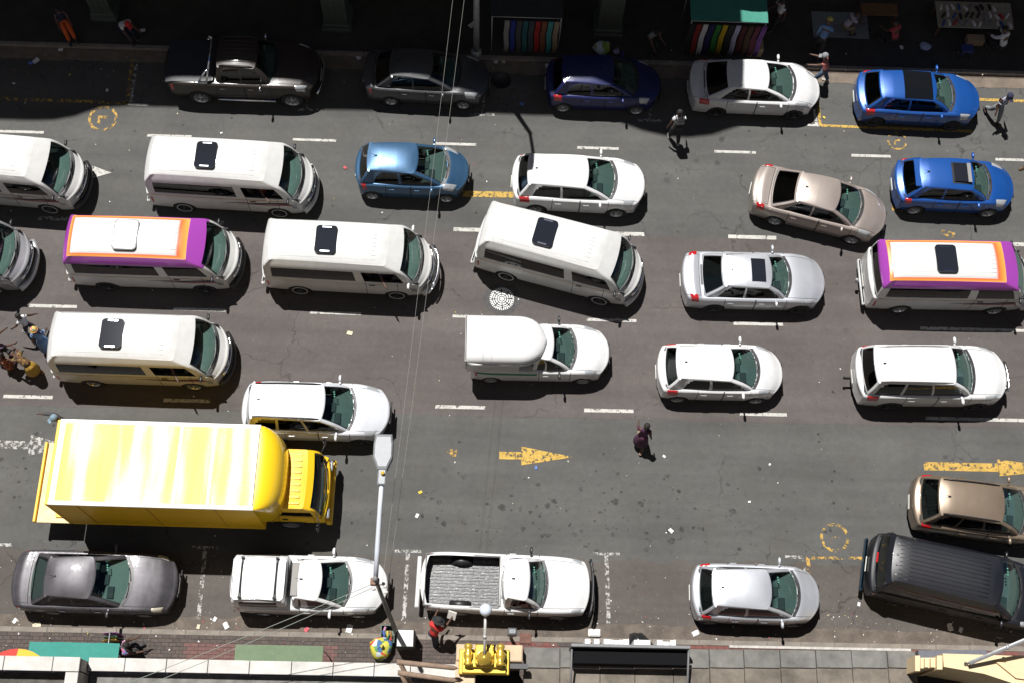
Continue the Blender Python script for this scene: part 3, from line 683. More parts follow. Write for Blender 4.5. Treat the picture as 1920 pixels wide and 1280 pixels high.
for i, (x, y, k) in enumerate(cand):
    z = .082+r.uniform(-.003, .003)
    if i < 300: o = bpy.data.objects.new('paving_brick', pm[k]); C.objects.link(o); o.parent = foot; o.location = (x, y, z); o.rotation_euler = (r.uniform(-.01, .01), r.uniform(-.01, .01), r.uniform(-.012, .012))
    else: rest[k].box((x, y, z), (.205, .098, .05), rz=r.uniform(-.012, .012))
for k, q in enumerate(rest):
    if q.v: stuff(q.build('brick_paving', PAVB[k], foot))
# ---- painted drain cover and a plain one
q = MB(); cx, cy, _ = U(941, 561); N = 48
for r0, r1 in ((0, .07), (.10, .14), (.17, .215), (.25, .285), (.315, .345)):
    for k in range(N):
        if (k % 6 == 0 and r0 > .08) : continue
        a0, a1 = 2*math.pi*k/N, 2*math.pi*(k+1)/N; q.add([(cx+r0*math.cos(a0), cy+r0*math.sin(a0), .016), (cx+r1*math.cos(a0), cy+r1*math.sin(a0), .016), (cx+r1*math.cos(a1), cy+r1*math.sin(a1), .016), (cx+r0*math.cos(a1), cy+r0*math.sin(a1), .016)], [(0, 1, 2, 3)])
for k in range(36):
    a = 2*math.pi*k/36; q.box((cx+.375*math.cos(a), cy+.375*math.sin(a), .013), (.045, .036, .012), rz=a)
t = thing('drain_cover', 'round drain cover painted with white rings and teeth, beside the slanting minibus', 'drain cover', (0, 0, 0)); q.build('painted_rings', mat('cover_white', (.62, .62, .61), .7), t)
q = MB(); q.lathe([(.36, .002), (.36, .012), (.001, .012)], (cx, cy, 0), 'Z', 32); q.build('iron_lid', mat('iron', (.05, .05, .052), .6, .4), t)
q = MB(); q.flat([(cx+.62*math.cos(a)*RNG.uniform(.9, 1.05), cy+.58*math.sin(a)*RNG.uniform(.9, 1.05)) for a in np.linspace(0, 2*math.pi, 25)[:-1]], .0075); q.build('tar_surround', mat('tar_patch', (.062, .062, .062), .9, noise=.25), t)
cx, cy, _ = U(940, 152); q = MB(); q.lathe([(.34, .002), (.34, .016), (.30, .016), (.30, .011), (.001, .011)], (cx, cy, 0), 'Z', 32); tag(q.build('drain_cover', mat('iron2', (.035, .035, .037), .6, .4)), 'plain dark round drain cover in the shade behind the graphite sedan', 'drain cover')

# ------------------------------------------------------------------ far side of the street
WALLF = mat('plastered_wall', (.36, .33, .29), .9, noise=.12); GREENC = mat('dark_green_column', (.06, .075, .065), .7, noise=.2)
YB = 29.5
def sh2roof(px, py):
    x, y, _ = U(px, py); h = (YB-y)/.37; return x-.23*h, h
RL = [(-70, 18.6)]+[sh2roof(*p) for p in ((-250, 212), (-120, 219), (0, 225), (60, 227), (100, 226), (140, 219), (168, 209), (190, 203), (240, 200), (420, 204), (640, 207), (930, 214), (1000, 217), (1125, 219), (1160, 229), (1205, 246), (1255, 257), (1290, 259))]
xl, hl = RL[-1]
RL += [(xl+.9, hl-.35), (4.63, 18.2), (5.27, 15.7), (6.1, 11.6), (6.2, 10.6)]
XG = RL[-1][0]
def facade(name, label, poly, x0, x1, zmax):
    t = thing(name, label, 'building', ((x0+x1)/2, YB, 0))
    q = MB(); P = poly
    n_ = len(P); vs = [(x, YB, z) for x, z in P]+[(x, YB+7, z) for x, z in P]; vs = [(a-(x0+x1)/2, c-YB, d) for a, c, d in vs]
    q.add(vs, [tuple(range(n_)), tuple(range(2*n_-1, n_-1, -1))]+[(i, (i+1) % n_, n_+(i+1) % n_, n_+i) for i in range(n_)]); q.build('wall', WALLF, t)
    return t
left = facade('arcade_building', 'plastered arcade building across the street whose shadow falls on the parked cars', [(-70, 0)]+RL+[(XG, 0)], -70, XG, 19)
XR = 6.95
right = facade('shop_building', 'lower plastered shop building at the right across the street', [(XR, 0), (XR, 12.3), (XR+.5, 12.3), (70, 12.3), (70, 0)], XR, 70, 12.4)
def slab(parent, x0, x1, y0, y1, z, th, m, name='veranda_slab'):
    q = MB(); lx, ly, lz = parent.location; q.box(((x0+x1)/2-lx, (y0+y1)/2-ly, z), (x1-x0, y1-y0, th), bev=.03); return q.build(name, m, parent)
slab(left, -40, 5.2, 26.1, 29.49, 5.6, .3, WALLF); slab(left, 5.22, 6.18, 27.0, 29.49, 5.6, .3, WALLF); slab(right, XR+.0, 40, 27.1, 29.49, 5.6, .3, WALLF)
for (px, py, wd) in ((196, 44, .85), (632, 62, .95), (1140, 72, .95)):
    x, y, _ = U(px, py, .12); lx, ly, lz = left.location; q = MB()
    q.box((x-lx, y+.5-ly, 2.8), (wd*.86, wd*.86, 5.3), bev=.03); q.box((x-lx, y+.5-ly, .22), (wd*1.08, wd*1.08, .2), bev=.03); q.box((x-lx, y+.5-ly, .42), (wd, wd, .2), bev=.03); cobj = q.build('column', GREENC, left)
    q = MB()
    for sx in (-.24, 0, .24): q.box((x-lx+sx*wd, y+.5-wd*.43-ly-.012, 2.8), (.05, .03, 4.4))
    q.build('column_fluting', GREENC, left)

# street lamp on the far kerb (its mast leaves the frame, its shadow falls on the road)
GALV = mat('galvanised_steel', (.38, .39, .40), .5, .4, noise=.2)
def street_lamp(label, x, y, h, arm, head_m, mast_m, mast_r=.11, reach=2.6, rise=.7, head=(.42, .95), dx=.1):
    t = thing('street_lamp', label, 'street lamp', (x, y, 0))
    q = MB(); q.tube([(0, 0, 0), (0, 0, h*.3), (0, 0, h)], [mast_r, mast_r*.9, mast_r*.62], 10); q.lathe([(mast_r*1.7, .1), (mast_r*1.7, .2), (mast_r, .3)], (0, 0, 0), 'Z', 12); q.build('mast', mast_m, t)
    e = (dx, arm*reach, h+rise); q = MB(); q.tube([(0, 0, h-.05), (dx*.3, arm*reach*.3, h+rise*.32), (dx*.7, arm*reach*.7, h+rise*.72), e], [.055, .06, .055, .05], 8); q.build('arm', head_m[1], t)
    W, L = head; q = MB(); P = [(-W*.24, -.05), (W*.24, -.05), (W*.5, L*.30), (W*.5, L*.72), (W*.42, L), (-W*.42, L), (-W*.5, L*.72), (-W*.5, L*.30)]
    P = [(a, c*arm) for a, c in P]; P = P if arm > 0 else P[::-1]
    vs = []; cz = e[2]
    for k, (s_, dz) in enumerate(((.86, -.12), (1, -.05), (1, .03), (.93, .085), (.80, .11))): vs += [(e[0]+a*s_, e[1]+arm*(.26+L/2)+(c-arm*L/2)*s_, cz+dz) for a, c in P]
    fs = [tuple(range(7, -1, -1)), tuple(range(32, 40))]+[(k*8+i, k*8+(i+1) % 8, k*8+8+(i+1) % 8, k*8+8+i) for k in range(4) for i in range(8)]; q.add(vs, fs); q.build('lamp_housing', head_m[0], t)
    q = MB(); q.box((e[0], e[1]+arm*.13, cz+.01), (.20, .50, .11), bev=.03); nk = q.build('lamp_neck', head_m[0], t)
    q = MB(); q.lathe([(.035, .06), (.045, .10), (.04, .14), (.001, .15)], (e[0]+.02, e[1]+arm*.14, cz), 'Z', 12); q.build('light_sensor', mat('amber_sensor', (.55, .36, .05), .4), nk)
    return t
fx, fy, _ = U(893, 103)
street_lamp('grey street lamp mast rising from the far kerb by the cloth stall', fx, fy, 8.4, -1, (GALV, GALV), GALV, .12, 1.4, .5)

# ------------------------------------------------------------------ near side: street lamp on a wooden pole, wires
LGREY = mat('lamp_grey_paint', (.21, .22, .235), .5, .1, noise=.08); ARMW = mat('pale_blue_grey_pipe', (.60, .63, .70), .4, .1)
POLEW = mat('weathered_grey_pole', (.19, .185, .175), .9, noise=.3, nscale=6)
bx, by, _ = U(745, 1190, .1)
LH = 8.9
lamp = street_lamp('grey street lamp with a long white arm on a dark pole at the near kerb', bx, by, LH, 1, (LGREY, ARMW), POLEW, .072, 2.10, .85, (.46, .82), .09)
q = MB(); q.tube([(0, 0, LH-.02), (0, 0, LH+.2)], [.06, .055], 8); q.build('pole_cap', POLEW, lamp); q = MB(); q.box((-.04, .02, LH-.35), (.20, .17, .16), bev=.02); q.build('pole_bracket', mat('rusty_bracket', (.22, .13, .09), .8, noise=.3), lamp)
for k, (dz, sx) in enumerate(((-.6, .14), (-.95, .16), (-1.3, -.14), (-1.7, .14))):
    q = MB(); q.lathe([(.001, -.05), (.035, -.03), (.045, .02), (.03, .06), (.001, .07)], (sx, .02, LH+dz), 'Z', 9); q.tube([(0, 0, LH+dz-.05), (sx, .02, LH+dz-.05)], .015, 5); q.build('insulator', mat('porcelain', (.62, .61, .58), .3, 0, .6), lamp)
WIRE = mat('wire_grey', (.26, .25, .23), .7); WIRED = mat('wire_green_grey', (.22, .25, .22), .7)
def wire(label, p0, p1, sag, r=.0035, m=WIRE, group='overhead wires across the street'):
    a, c = Vector(p0), Vector(p1); pts = [a.lerp(c, k/24)-Vector((0, 0, sag*4*(k/24)*(1-k/24))) for k in range(25)]; q = MB(); q.tube(pts, r, 5, cap=False); return tag(q.build('overhead_wire', m), label, 'wire', group)
def mid3(px, py, z): return U(px, py, z)
wire('thin grey overhead wire crossing the street, the left of the pair', (bx+.10, by+.05, LH-.75), U(862-8, -45, 8.6), .22)
wire('thin grey overhead wire crossing the street, the right of the pair', (bx+.24, by+.05, LH-.75), U(880-4, -45, 8.6), .22)
wire('grey green cable running from the lamp pole down to the left roof, the upper one', (bx-.12, by, LH-.55), U(-60, 1392, 5.4), .35, .008, WIRED, 'cables from the lamp pole to the roof')
wire('grey green cable running from the lamp pole down to the left roof, the lower one', (bx-.12, by, LH-.95), U(120, 1345, 5.4), .35, .008, WIRED, 'cables from the lamp pole to the roof')

# ------------------------------------------------------------------ near buildings (their parapets and canopies, seen from above)
COPE = mat('white_coping', (.50, .485, .455), .8, noise=.22, nscale=2.2); CONC = mat('weathered_concrete', (.150, .145, .135), .9, noise=.42, nscale=1.8, bump=.3, bscale=20); ROOFD = mat('bitumen_roof', (.085, .078, .070), .95, noise=.5, nscale=4, bump=.6, bscale=25)
BEIGEP = mat('beige_plaster', (.50, .385, .26), .85, noise=.18, nscale=3); CREAMP = mat('cream_plaster', (.62, .49, .30), .8, noise=.12, nscale=3); GOLD = mat('gold_paint', (.62, .42, .06), .30, .55, .4, noise=.15, nscale=5)
TANC = mat('stained_canopy_roof', (.150, .130, .106), .92, noise=.5, nscale=1.6, bump=.3, bscale=20)
zl, zr_ = 5.5, 4.9
nb_ = thing('parapet_building', 'low building at the bottom left with white coping slabs along its parapet', 'building', (-8, 3, 0))
def loc(o, p): return (p[0]-o.location[0], p[1]-o.location[1], p[2])
yA = U(0, 1228, zl)[1]; yAi = U(0, 1255, zl)[1]; xA = U(152, 1228, zl)[0]; xAi = U(122, 1262, zl)[0]; yR = U(500, 1238, zr_)[1]; yRi = U(500, 1263, zr_)[1]; xE = U(856, 1245, zr_)[0]
q = MB(); q.box(loc(nb_, ((-20+xA)/2, (yA+yAi)/2, zl/2-.05)), (xA+20, yA-yAi-.06, zl-.12)); q.box(loc(nb_, ((xA+xE)/2, (yR+yRi)/2, zr_/2-.05)), (xE-xA-.004, yR-yRi-.06, zr_-.12)); q.box(loc(nb_, ((xA+xAi)/2, yAi-2.0, zl/2-.05)), (xA-xAi-.04, 4.0, zl-.12)); q.build('wall', mat('grey_render', (.33, .31, .28), .9, noise=.25), nb_)
q = MB(); q.box(loc(nb_, ((-20+xAi)/2, 1.4, zl-.55)), (xAi+20-.01, 2*(yAi-1.4)-.004, .2)); q.build('roof', ROOFD, nb_)
q = MB(); q.box(loc(nb_, ((xA+xE)/2, 1.2, zr_-.42)), (xE-xA-.01, 2*(yRi-1.2)-.004, .2)); q.build('roof', mat('grey_roof_felt', (.17, .165, .155), .95, noise=.45, nscale=3, bump=.4), nb_)
def cope(x0, x1, y0, y1, z):
    q = MB(); q.box(loc(nb_, ((x0+x1)/2, (y0+y1)/2, z-.03+RNG.uniform(-.004, .004))), (x1-x0-.018, y1-y0, .07), bev=.008, rz=RNG.uniform(-.002, .002)); return q.build('coping_slab', COPE, nb_)
x = xA-.0
xs_ = [U(p, 1235, zl)[0] for p in (-70, 8, 100)]+[xA]
for a, c in zip(xs_[:-1], xs_[1:]): cope(a, c, yAi, yA, zl)
for k in range(3): cope(xAi, xA, yAi-.02-.62*(k+1), yAi-.02-.62*k, zl)
xs_ = [xA+.02]+[U(p, 1245, zr_)[0] for p in (234, 312, 390, 468, 547, 625, 702, 770)]+[xE]
for a, c in zip(xs_[:-1], xs_[1:]): cope(a, c, yRi, yR, zr_)
q = MB(); q.box(loc(nb_, ((xA+xE)/2, yRi-.01, zr_-.16)), (xE-xA-.02, .03, .14)); q.build('flashing', mat('navy_flashing', (.02, .028, .07), .6), nb_)
q = MB(); q.box(loc(nb_, ((-20+xAi)/2, yAi-.01, zl-.16)), (xAi+20-.02, .03, .14)); q.build('flashing', MATS['navy_flashing'], nb_)
# beige porch block carrying the gold finial
zp = 5.2
P_ = lambda px, py, z=zp: U(px, py, z)[:2]
po = thing('porch_block', 'beige plaster porch head carrying the gilded ornament', 'building', (0, 3, 0))
q = MB(); (xa, ya), (xb2, yb2) = P_(856, 1206), P_(980, 1240); q.box(loc(po, ((xa+xb2)/2, (ya+yb2)/2, zp/2-.0)), (xb2-xa, ya-yb2, zp), bev=.03); q.build('ledge', BEIGEP, po)
(xc_, yc_) = P_(892, 1246); q = MB(); q.box(loc(po, ((xa+xc_)/2-.01, yb2-1.3, zp/2-.02)), (xc_-xa, 2.59, zp-.04), bev=.02); q.build('side_wall', BEIGEP, po)
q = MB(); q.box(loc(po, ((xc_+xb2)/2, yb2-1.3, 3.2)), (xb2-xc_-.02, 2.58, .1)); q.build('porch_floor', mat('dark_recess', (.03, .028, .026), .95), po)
q = MB(); (x1_, y1_), (x2_, y2_) = P_(955, 1243), P_(990, 1253); q.box(loc(po, ((x1_+x2_)/2, (y1_+y2_)/2, zp-.1)), (x2_-x1_, y1_-y2_, .2)); q.build('black_bracket', TRIM, po)
go = thing('gilded_ornament', 'gold painted finial with two turned balusters and a white globe lamp on a post', 'ornament', (U(908, 1230, zp+.2)[0], U(908, 1230, zp+.2)[1], zp))
q = MB(); q.box((0, -.12, .06), (1.26, .62, .12), bev=.02); q.box((0, -.16, .17), (1.10, .50, .12), bev=.02); q.box((0, -.10, .29), (.95, .36, .12), bev=.02); q.build('stepped_base', GOLD, go)
for sd in (-1, 1):
    q = MB(); q.lathe([(.001, -.27), (.115, -.26), (.115, -.20), (.075, -.16), (.118, -.06), (.12, .04), (.07, .12), (.105, .17), (.105, .23), (.06, .27), (.001, .28)], (sd*.40, .02, .40), 'Y', 18); q.build('baluster', GOLD, go)
q = MB(); q.box((0, .02, .38), (.46, .50, .22), bev=.03); q.lathe([(.17, .46), (.20, .54), (.16, .64), (.08, .69), (.05, .74)], (0, -.08, 0), 'Z', 20); q.build('urn', GOLD, go)
q = MB(); q.tube([(0, -.08, .66), (0, .30, .86), (0, .92, 1.22)], .036, 10); q.tube([(0, .36, .895), (0, .42, .93)], .052, 10); q.build('lamp_post', mat('grey_post', (.42, .41, .39), .5, .3), go)
q = MB(); q.lathe([(.155*math.sin(a), 1.30-.155*math.cos(a)) for a in np.linspace(.05, math.pi-.001, 14)], (0, .98, 0), 'Z', 22); q.build('globe', mat('opal_globe', (.55, .60, .68), .25, 0, .5), go)
# concrete canopy on the right
zc = 4.7
cn_ = thing('concrete_canopy', 'weathered grey concrete canopy of separate slabs along the near pavement', 'canopy', (6, 3, 0))
joints = [982, 1050, 1125, 1190, 1262, 1330, 1395, 1463, 1530, 1597, 1664, 1718]
for a, c in zip(joints[:-1], joints[1:]):
    xa = U(a, 1232, zc)[0]; xb2 = U(c, 1232, zc)[0]; ya = U((a+c)/2, 1213+(a-980)*.010, zc)[1]; yb2 = U((a+c)/2, 1251, zc)[1]; yd = yb2-2.4
    q = MB(); q.box(loc(cn_, ((xa+xb2)/2, (ya+yb2)/2, zc-.08+RNG.uniform(-.006, .006))), (xb2-xa-.018, ya-yb2, .16), bev=.01); q.build('canopy_slab', CONC, cn_)
    q = MB(); q.box(loc(cn_, ((xa+xb2)/2, (yb2+yd)/2-.02, zc-.10+RNG.uniform(-.006, .006))), (xb2-xa-.014, yb2-yd, .16), bev=.01); q.build('canopy_slab', TANC, cn_)
x0_, x9_ = U(982, 1232, zc)[0], U(1718, 1232, zc)[0]
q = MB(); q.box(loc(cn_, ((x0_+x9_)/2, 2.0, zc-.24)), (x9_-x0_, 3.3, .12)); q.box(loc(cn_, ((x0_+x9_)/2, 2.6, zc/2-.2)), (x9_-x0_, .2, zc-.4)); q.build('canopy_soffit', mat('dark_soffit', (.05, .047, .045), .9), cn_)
ye = U(1500, 1217, zc)[1]; q = MB(); q.box(loc(cn_, ((x0_+x9_)/2+2.6, ye+.05, zc-.10)), (x9_-x0_-5.4, .07, .14), bev=.01); q.build('edge_gutter', mat('pale_gutter', (.42, .40, .37), .8, noise=.3), cn_)
# shop sign standing on the canopy edge, seen from behind
sx0, sy0, _ = U(1070, 1211, 5.3); sx1 = U(1293, 1214, 5.3)[0]; t = thing('shop_sign', 'grey shop sign on the canopy edge with white letters towards the street', 'sign', ((sx0+sx1)/2, sy0, 0))
q = MB(); q.box((0, .02, 5.05), (sx1-sx0, .08, .80), bev=.01); q.build('panel', mat('sign_grey', (.16, .165, .17), .6, noise=.15), t); q = MB(); q.box((0, -.215, 4.97), (sx1-sx0-.06, .37, .50), bev=.01); q.build('panel_back_shadow', mat('sign_shadow_black', (.007, .007, .008), .95, spec=.08), t)  # black block stands in for the panel's shaded back and its shadow on the slab
LW = mat('letter_white', (.80, .80, .79), .4); cxs = (sx0+sx1)/2
def letter(parts):
    q = MB()
    for a, c, z0, z1 in parts: xa, xb2 = U(a, 1206, 5.2)[0]-cxs, U(c, 1206, 5.2)[0]-cxs; q.box(((xa+xb2)/2, .125, (z0+z1)/2), (xb2-xa, .13, z1-z0), bev=.008)
    return q.build('letter', LW, t)
letter(((1096, 1106, 4.75, 5.35),)); letter(((1113, 1123, 4.75, 5.35),)); letter(((1131, 1142, 4.75, 5.38), (1142, 1149, 4.95, 5.3), (1149, 1160, 4.75, 5.2), (1160, 1167, 4.95, 5.3), (1167, 1178, 4.75, 5.38)))
letter(((1188, 1218, 5.25, 5.35), (1188, 1195, 4.75, 5.24), (1211, 1218, 4.75, 5.24), (1195, 1211, 4.75, 4.85))); letter(((1230, 1240, 4.75, 5.4), (1240, 1255, 5.0, 5.12), (1255, 1265, 4.75, 5.4)))
for px in (1072, 1291): q = MB(); x, y, _ = U(px, 1214, 5.4); q.tube([(x-t.location[0], -.08, 5.4), (x-t.location[0], -1.5, 4.75)], .028, 6); q.build('stay', mat('dark_stay', (.12, .12, .12), .6), t)
# cream moulded pediment at the right end, dark flat strip, lamp arm
zz = 5.4; pe = thing('moulded_pediment', 'cream plaster pediment with stepped mouldings at the bottom right corner', 'building', (14, 3, 0))
def prism(o, name, m, pxs, z0, z1):
    q = MB(); pts = [U(a, c, z1)[:2] for a, c in pxs]; pts = [(a-o.location[0], c-o.location[1]) for a, c in pts]; q.poly(pts[::-1], z0, z1); return q.build(name, m, o)
prism(pe, 'gable', CREAMP, [(1768, 1224), (2010, 1232), (2010, 1300), (1960, 1300), (1845, 1262), (1770, 1249)], 0, zz)
prism(pe, 'moulding', CREAMP, [(1726, 1232), (1768, 1232), (1768, 1250), (1726, 1252)], 3.9, zz-.15)
for k in range(3): prism(pe, 'moulding', CREAMP, [(1734+k*11, 1233), (1741+k*11, 1233), (1741+k*11, 1250), (1734+k*11, 1250)], 4.2, zz-.06)
prism(pe, 'moulding', CREAMP, [(1716, 1228), (1725, 1228), (1725, 1257), (1716, 1257)], 3.9, zz-.05); prism(pe, 'moulding', CREAMP, [(1757, 1228), (1767, 1228), (1767, 1254), (1757, 1254)], 3.9, zz-.03)
prism(pe, 'raised_panel', CREAMP, [(1868, 1240), (1990, 1246), (1990, 1282), (1905, 1270)], zz, zz+.07)
prism(pe, 'flat_roof_strip', mat('slate_grey_sheet', (.10, .105, .125), .7, noise=.15), [(1722, 1218), (1850, 1217), (1850, 1231), (1722, 1233)], 4.3, 4.75)
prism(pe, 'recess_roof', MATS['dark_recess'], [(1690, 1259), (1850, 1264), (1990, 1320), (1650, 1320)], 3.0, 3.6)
x0_, y0_, _ = U(1816, 1242, 5.6); x1_, y1_, _ = U(1990, 1170, 6.6); q = MB(); q.tube([(x0_, y0_, 5.42), (x0_+.03, y0_, 5.6), (x1_, y1_, 6.6)], [.055, .05, .05], 9); q.lathe([(.07, -.03), (.07, .03)], (x0_+(x1_-x0_)*.42, y0_+(y1_-y0_)*.42, 6.02), 'X', 10); tag(q.build('lamp_arm', GALV), 'grey steel lamp arm slanting up from the cream pediment', 'lamp arm')
# two timber poles across the porch
TIMB = mat('weathered_timber', (.23, .16, .115), .85, noise=.3, nscale=8)
for a, c, dn in (((744, 1240), (859, 1252), 'upper'), ((746, 1260), (859, 1276), 'lower')):
    t0 = U(*a, 5.9); t1 = U(*c, 5.75); q = MB(); d = Vector(t1)-Vector(t0); q.tube([t0, Vector(t0)+d*.93, t1], [.065, .06, .006], 9); q.tube([Vector(t0)+d*.05, Vector(t0)+d*.05+Vector((.32, -.55, -1.2))], .06, 7); tag(q.build('timber_pole', TIMB), 'pointed brown timber pole jutting towards the gilded ornament, the %s of two' % dn, 'pole')
# the tower block the photograph was taken from, unseen behind the camera; raised and darkened to deepen the shade
tb = thing('sky_blocking_tower', 'tall unseen apartment block on the near side of the street, raised to block sky light', 'building', (0, -8, 0))
q = MB(); q.box((0, -3, 48), (150, 12, 96)); q.build('wall', mat('brown_tower_brick', (.23, .215, .20), .9, noise=.1), tb)
pane = mat('tower_window_glass', (.03, .04, .045), .1, 0, .8); q = MB(); q.box((0, 0, 0), (2.6, .1, 1.5)); w0 = q.build('window', pane, tb); k = 0
for i in range(14):
    for j in range(14):
        o = w0 if k == 0 else w0.copy(); k += 1
        if k > 1: C.objects.link(o)
        o.location = (-39+i*6, 3.0, 8.2+j*3.1)

ft = thing('sky_blocking_tower', 'added unseen grey tower block behind the shops across the street, blocking sky light', 'building', (0, 46, 0))  # added tower out of view, sized to cut sky light and darken the shade
q = MB(); q.box((0, 0, 21), (190, 8, 42)); q.build('wall', mat('grey_tower_concrete', (.16, .155, .15), .9, noise=.1), ft)
for i in range(12):
    for j in range(8): o = w0.copy(); C.objects.link(o); o.parent = ft; o.location = (-33+i*6, -4.0, 15+j*3.1)
def spec(kind, L, W, H, wb, fo, rb, rt, ft, fb, zb=.93, wr=.30, hwb=None, hwt=None, nose=.68, hoodz=None, tailz=None, sill=.22, **k):
    """one of the everyday body types, in metres; rb, rt, ft, fb: rear glass foot, roof rear, roof front, windscreen foot along the length"""
    L2 = L-.18; hwb = hwb or W*.43; hwt = hwt or W*.345; hz = hoodz or zb*.92; tz = tailz or zb*.97
    if kind == 'sedan': sh = ((0, tz*.93), (.05, tz), (rb, zb*1.0), (.45, zb-.01), (fb, zb*.985), (.92, hz*.95), (1, nose))
    else: sh = ((0, tz*.94), (.05, tz), (.2, zb), (.45, zb-.02), (fb, zb*.985), (.92, hz*.95), (1, nose))
    lv = ((rb, fb, hwb, zb), (rb+(rt-rb)*.62, fb+(ft-fb)*.55, hwb*.4+hwt*.6, zb+(H-.07-zb)*.6), (rt, ft, hwt, H-.075))
    return Body(L2, W, wb, fo-.09, wr, sill, sh, levels=lv, tl=[0, .6, 1], **k)
WHITE = paint('white_paint', (.60, .605, .61), rough=.35, dust=.07)
WHITE2 = paint('warm_white_paint', (.575, .575, .565), rough=.38, dust=.09)
def doors4(b, f=(.30, .515, .735)): return ((b.X(f[0]), b.X(f[1])-.012), (b.X(f[1])+.012, b.X(f[2])))

# ---- minibus taxis
def wrap_material():
    m = bpy.data.materials.new('orange_and_purple_wrap'); m.use_nodes = True; n, l = nodes(m); b = n['Principled BSDF']; b.inputs['Roughness'].default_value = .3; b.inputs['Coat Weight'].default_value = .6
    tc = n.new('ShaderNodeTexCoord'); sp = n.new('ShaderNodeSeparateXYZ'); l.new(tc.outputs['Object'], sp.inputs[0])
    def mth(op, a, bb=None):
        q = n.new('ShaderNodeMath'); q.operation = op
        for i, v in enumerate((a, bb)):
            if v is None: continue
            if isinstance(v, (int, float)): q.inputs[i].default_value = v
            else: l.new(v, q.inputs[i])
        return q.outputs[0]
    x, y, z = sp.outputs; ay = mth('ABSOLUTE', y)
    # distance inwards from the wrap's outer border of the roof
    mx = mth('MAXIMUM', mth('SUBTRACT', x, 1.02), mth('MAXIMUM', mth('MULTIPLY', mth('SUBTRACT', ay, .615), 3.1), mth('MULTIPLY', mth('SUBTRACT', -2.30, x) if False else mth('SUBTRACT', mth('MULTIPLY', x, -1.0), 2.28), 2.6)))
    r = ramp(n, [(0, (.58, .58, .57)), (.10, (.72, .12, .05)), (.22, (.85, .22, .045)), (.40, (.88, .36, .08)), (.41, (.30, .05, .34)), (1, (.30, .05, .34))])
    mr = n.new('ShaderNodeMapRange'); mr.inputs[1].default_value = -.08; mr.inputs[2].default_value = .76; l.new(mx, mr.inputs[0]); l.new(mr.outputs[0], r.inputs[0])
    lo = mth('GREATER_THAN', z, 1.80); mxx = n.new('ShaderNodeMixRGB'); mxx.inputs[1].default_value = (.57, .57, .56, 1); l.new(lo, mxx.inputs[0]); l.new(r.outputs[0], mxx.inputs[2]); l.new(mxx.outputs[0], b.inputs['Base Color'])
    return m
WRAP = wrap_material()
ORANGE_LINE = mat('orange_side_stripe', (.62, .30, .05), .5); RED_LINE = mat('red_side_stripe', (.25, .03, .03), .5); BLACK_LINE = mat('black_side_stripe', (.03, .03, .04), .5)
RIBM = mat('roof_seam_grey', (.505, .505, .50), .55); HATCHM = mat('roof_hatch_glass', (.014, .016, .022), .05); HATCHW = mat('reflective_roof_hatch', (.50, .53, .60), .14, 1.0, 0, noise=.2, nscale=3)
BUSL = ((.004, .955, .925, 1.27), (.012, .856, .835, 1.86), (.052, .765, .715, 2.10))
def stripe(b, o, name, m, x0, x1, s0, s1, s2=None, s3=None, n=14, sd=-1, wob=0.0):
    G = []; s2 = s1 if s2 is None else s2; s3 = s0 if s3 is None else s3
    for i in range(n+1):
        a = i/n; w = wob*math.sin(a*9)*math.sin(a*math.pi); row = []
        for j in range(2):
            v = (s0*(1-a)+s3*a)*(1-j)+(s1*(1-a)+s2*a)*j+w; p = b.pt(x0+(x1-x0)*a, v); row.append((p[0], (p[1]+.006)*sd, p[2]))
        G.append(row)
    q = MB(); q.grid(G); return q.build(name, m, o)
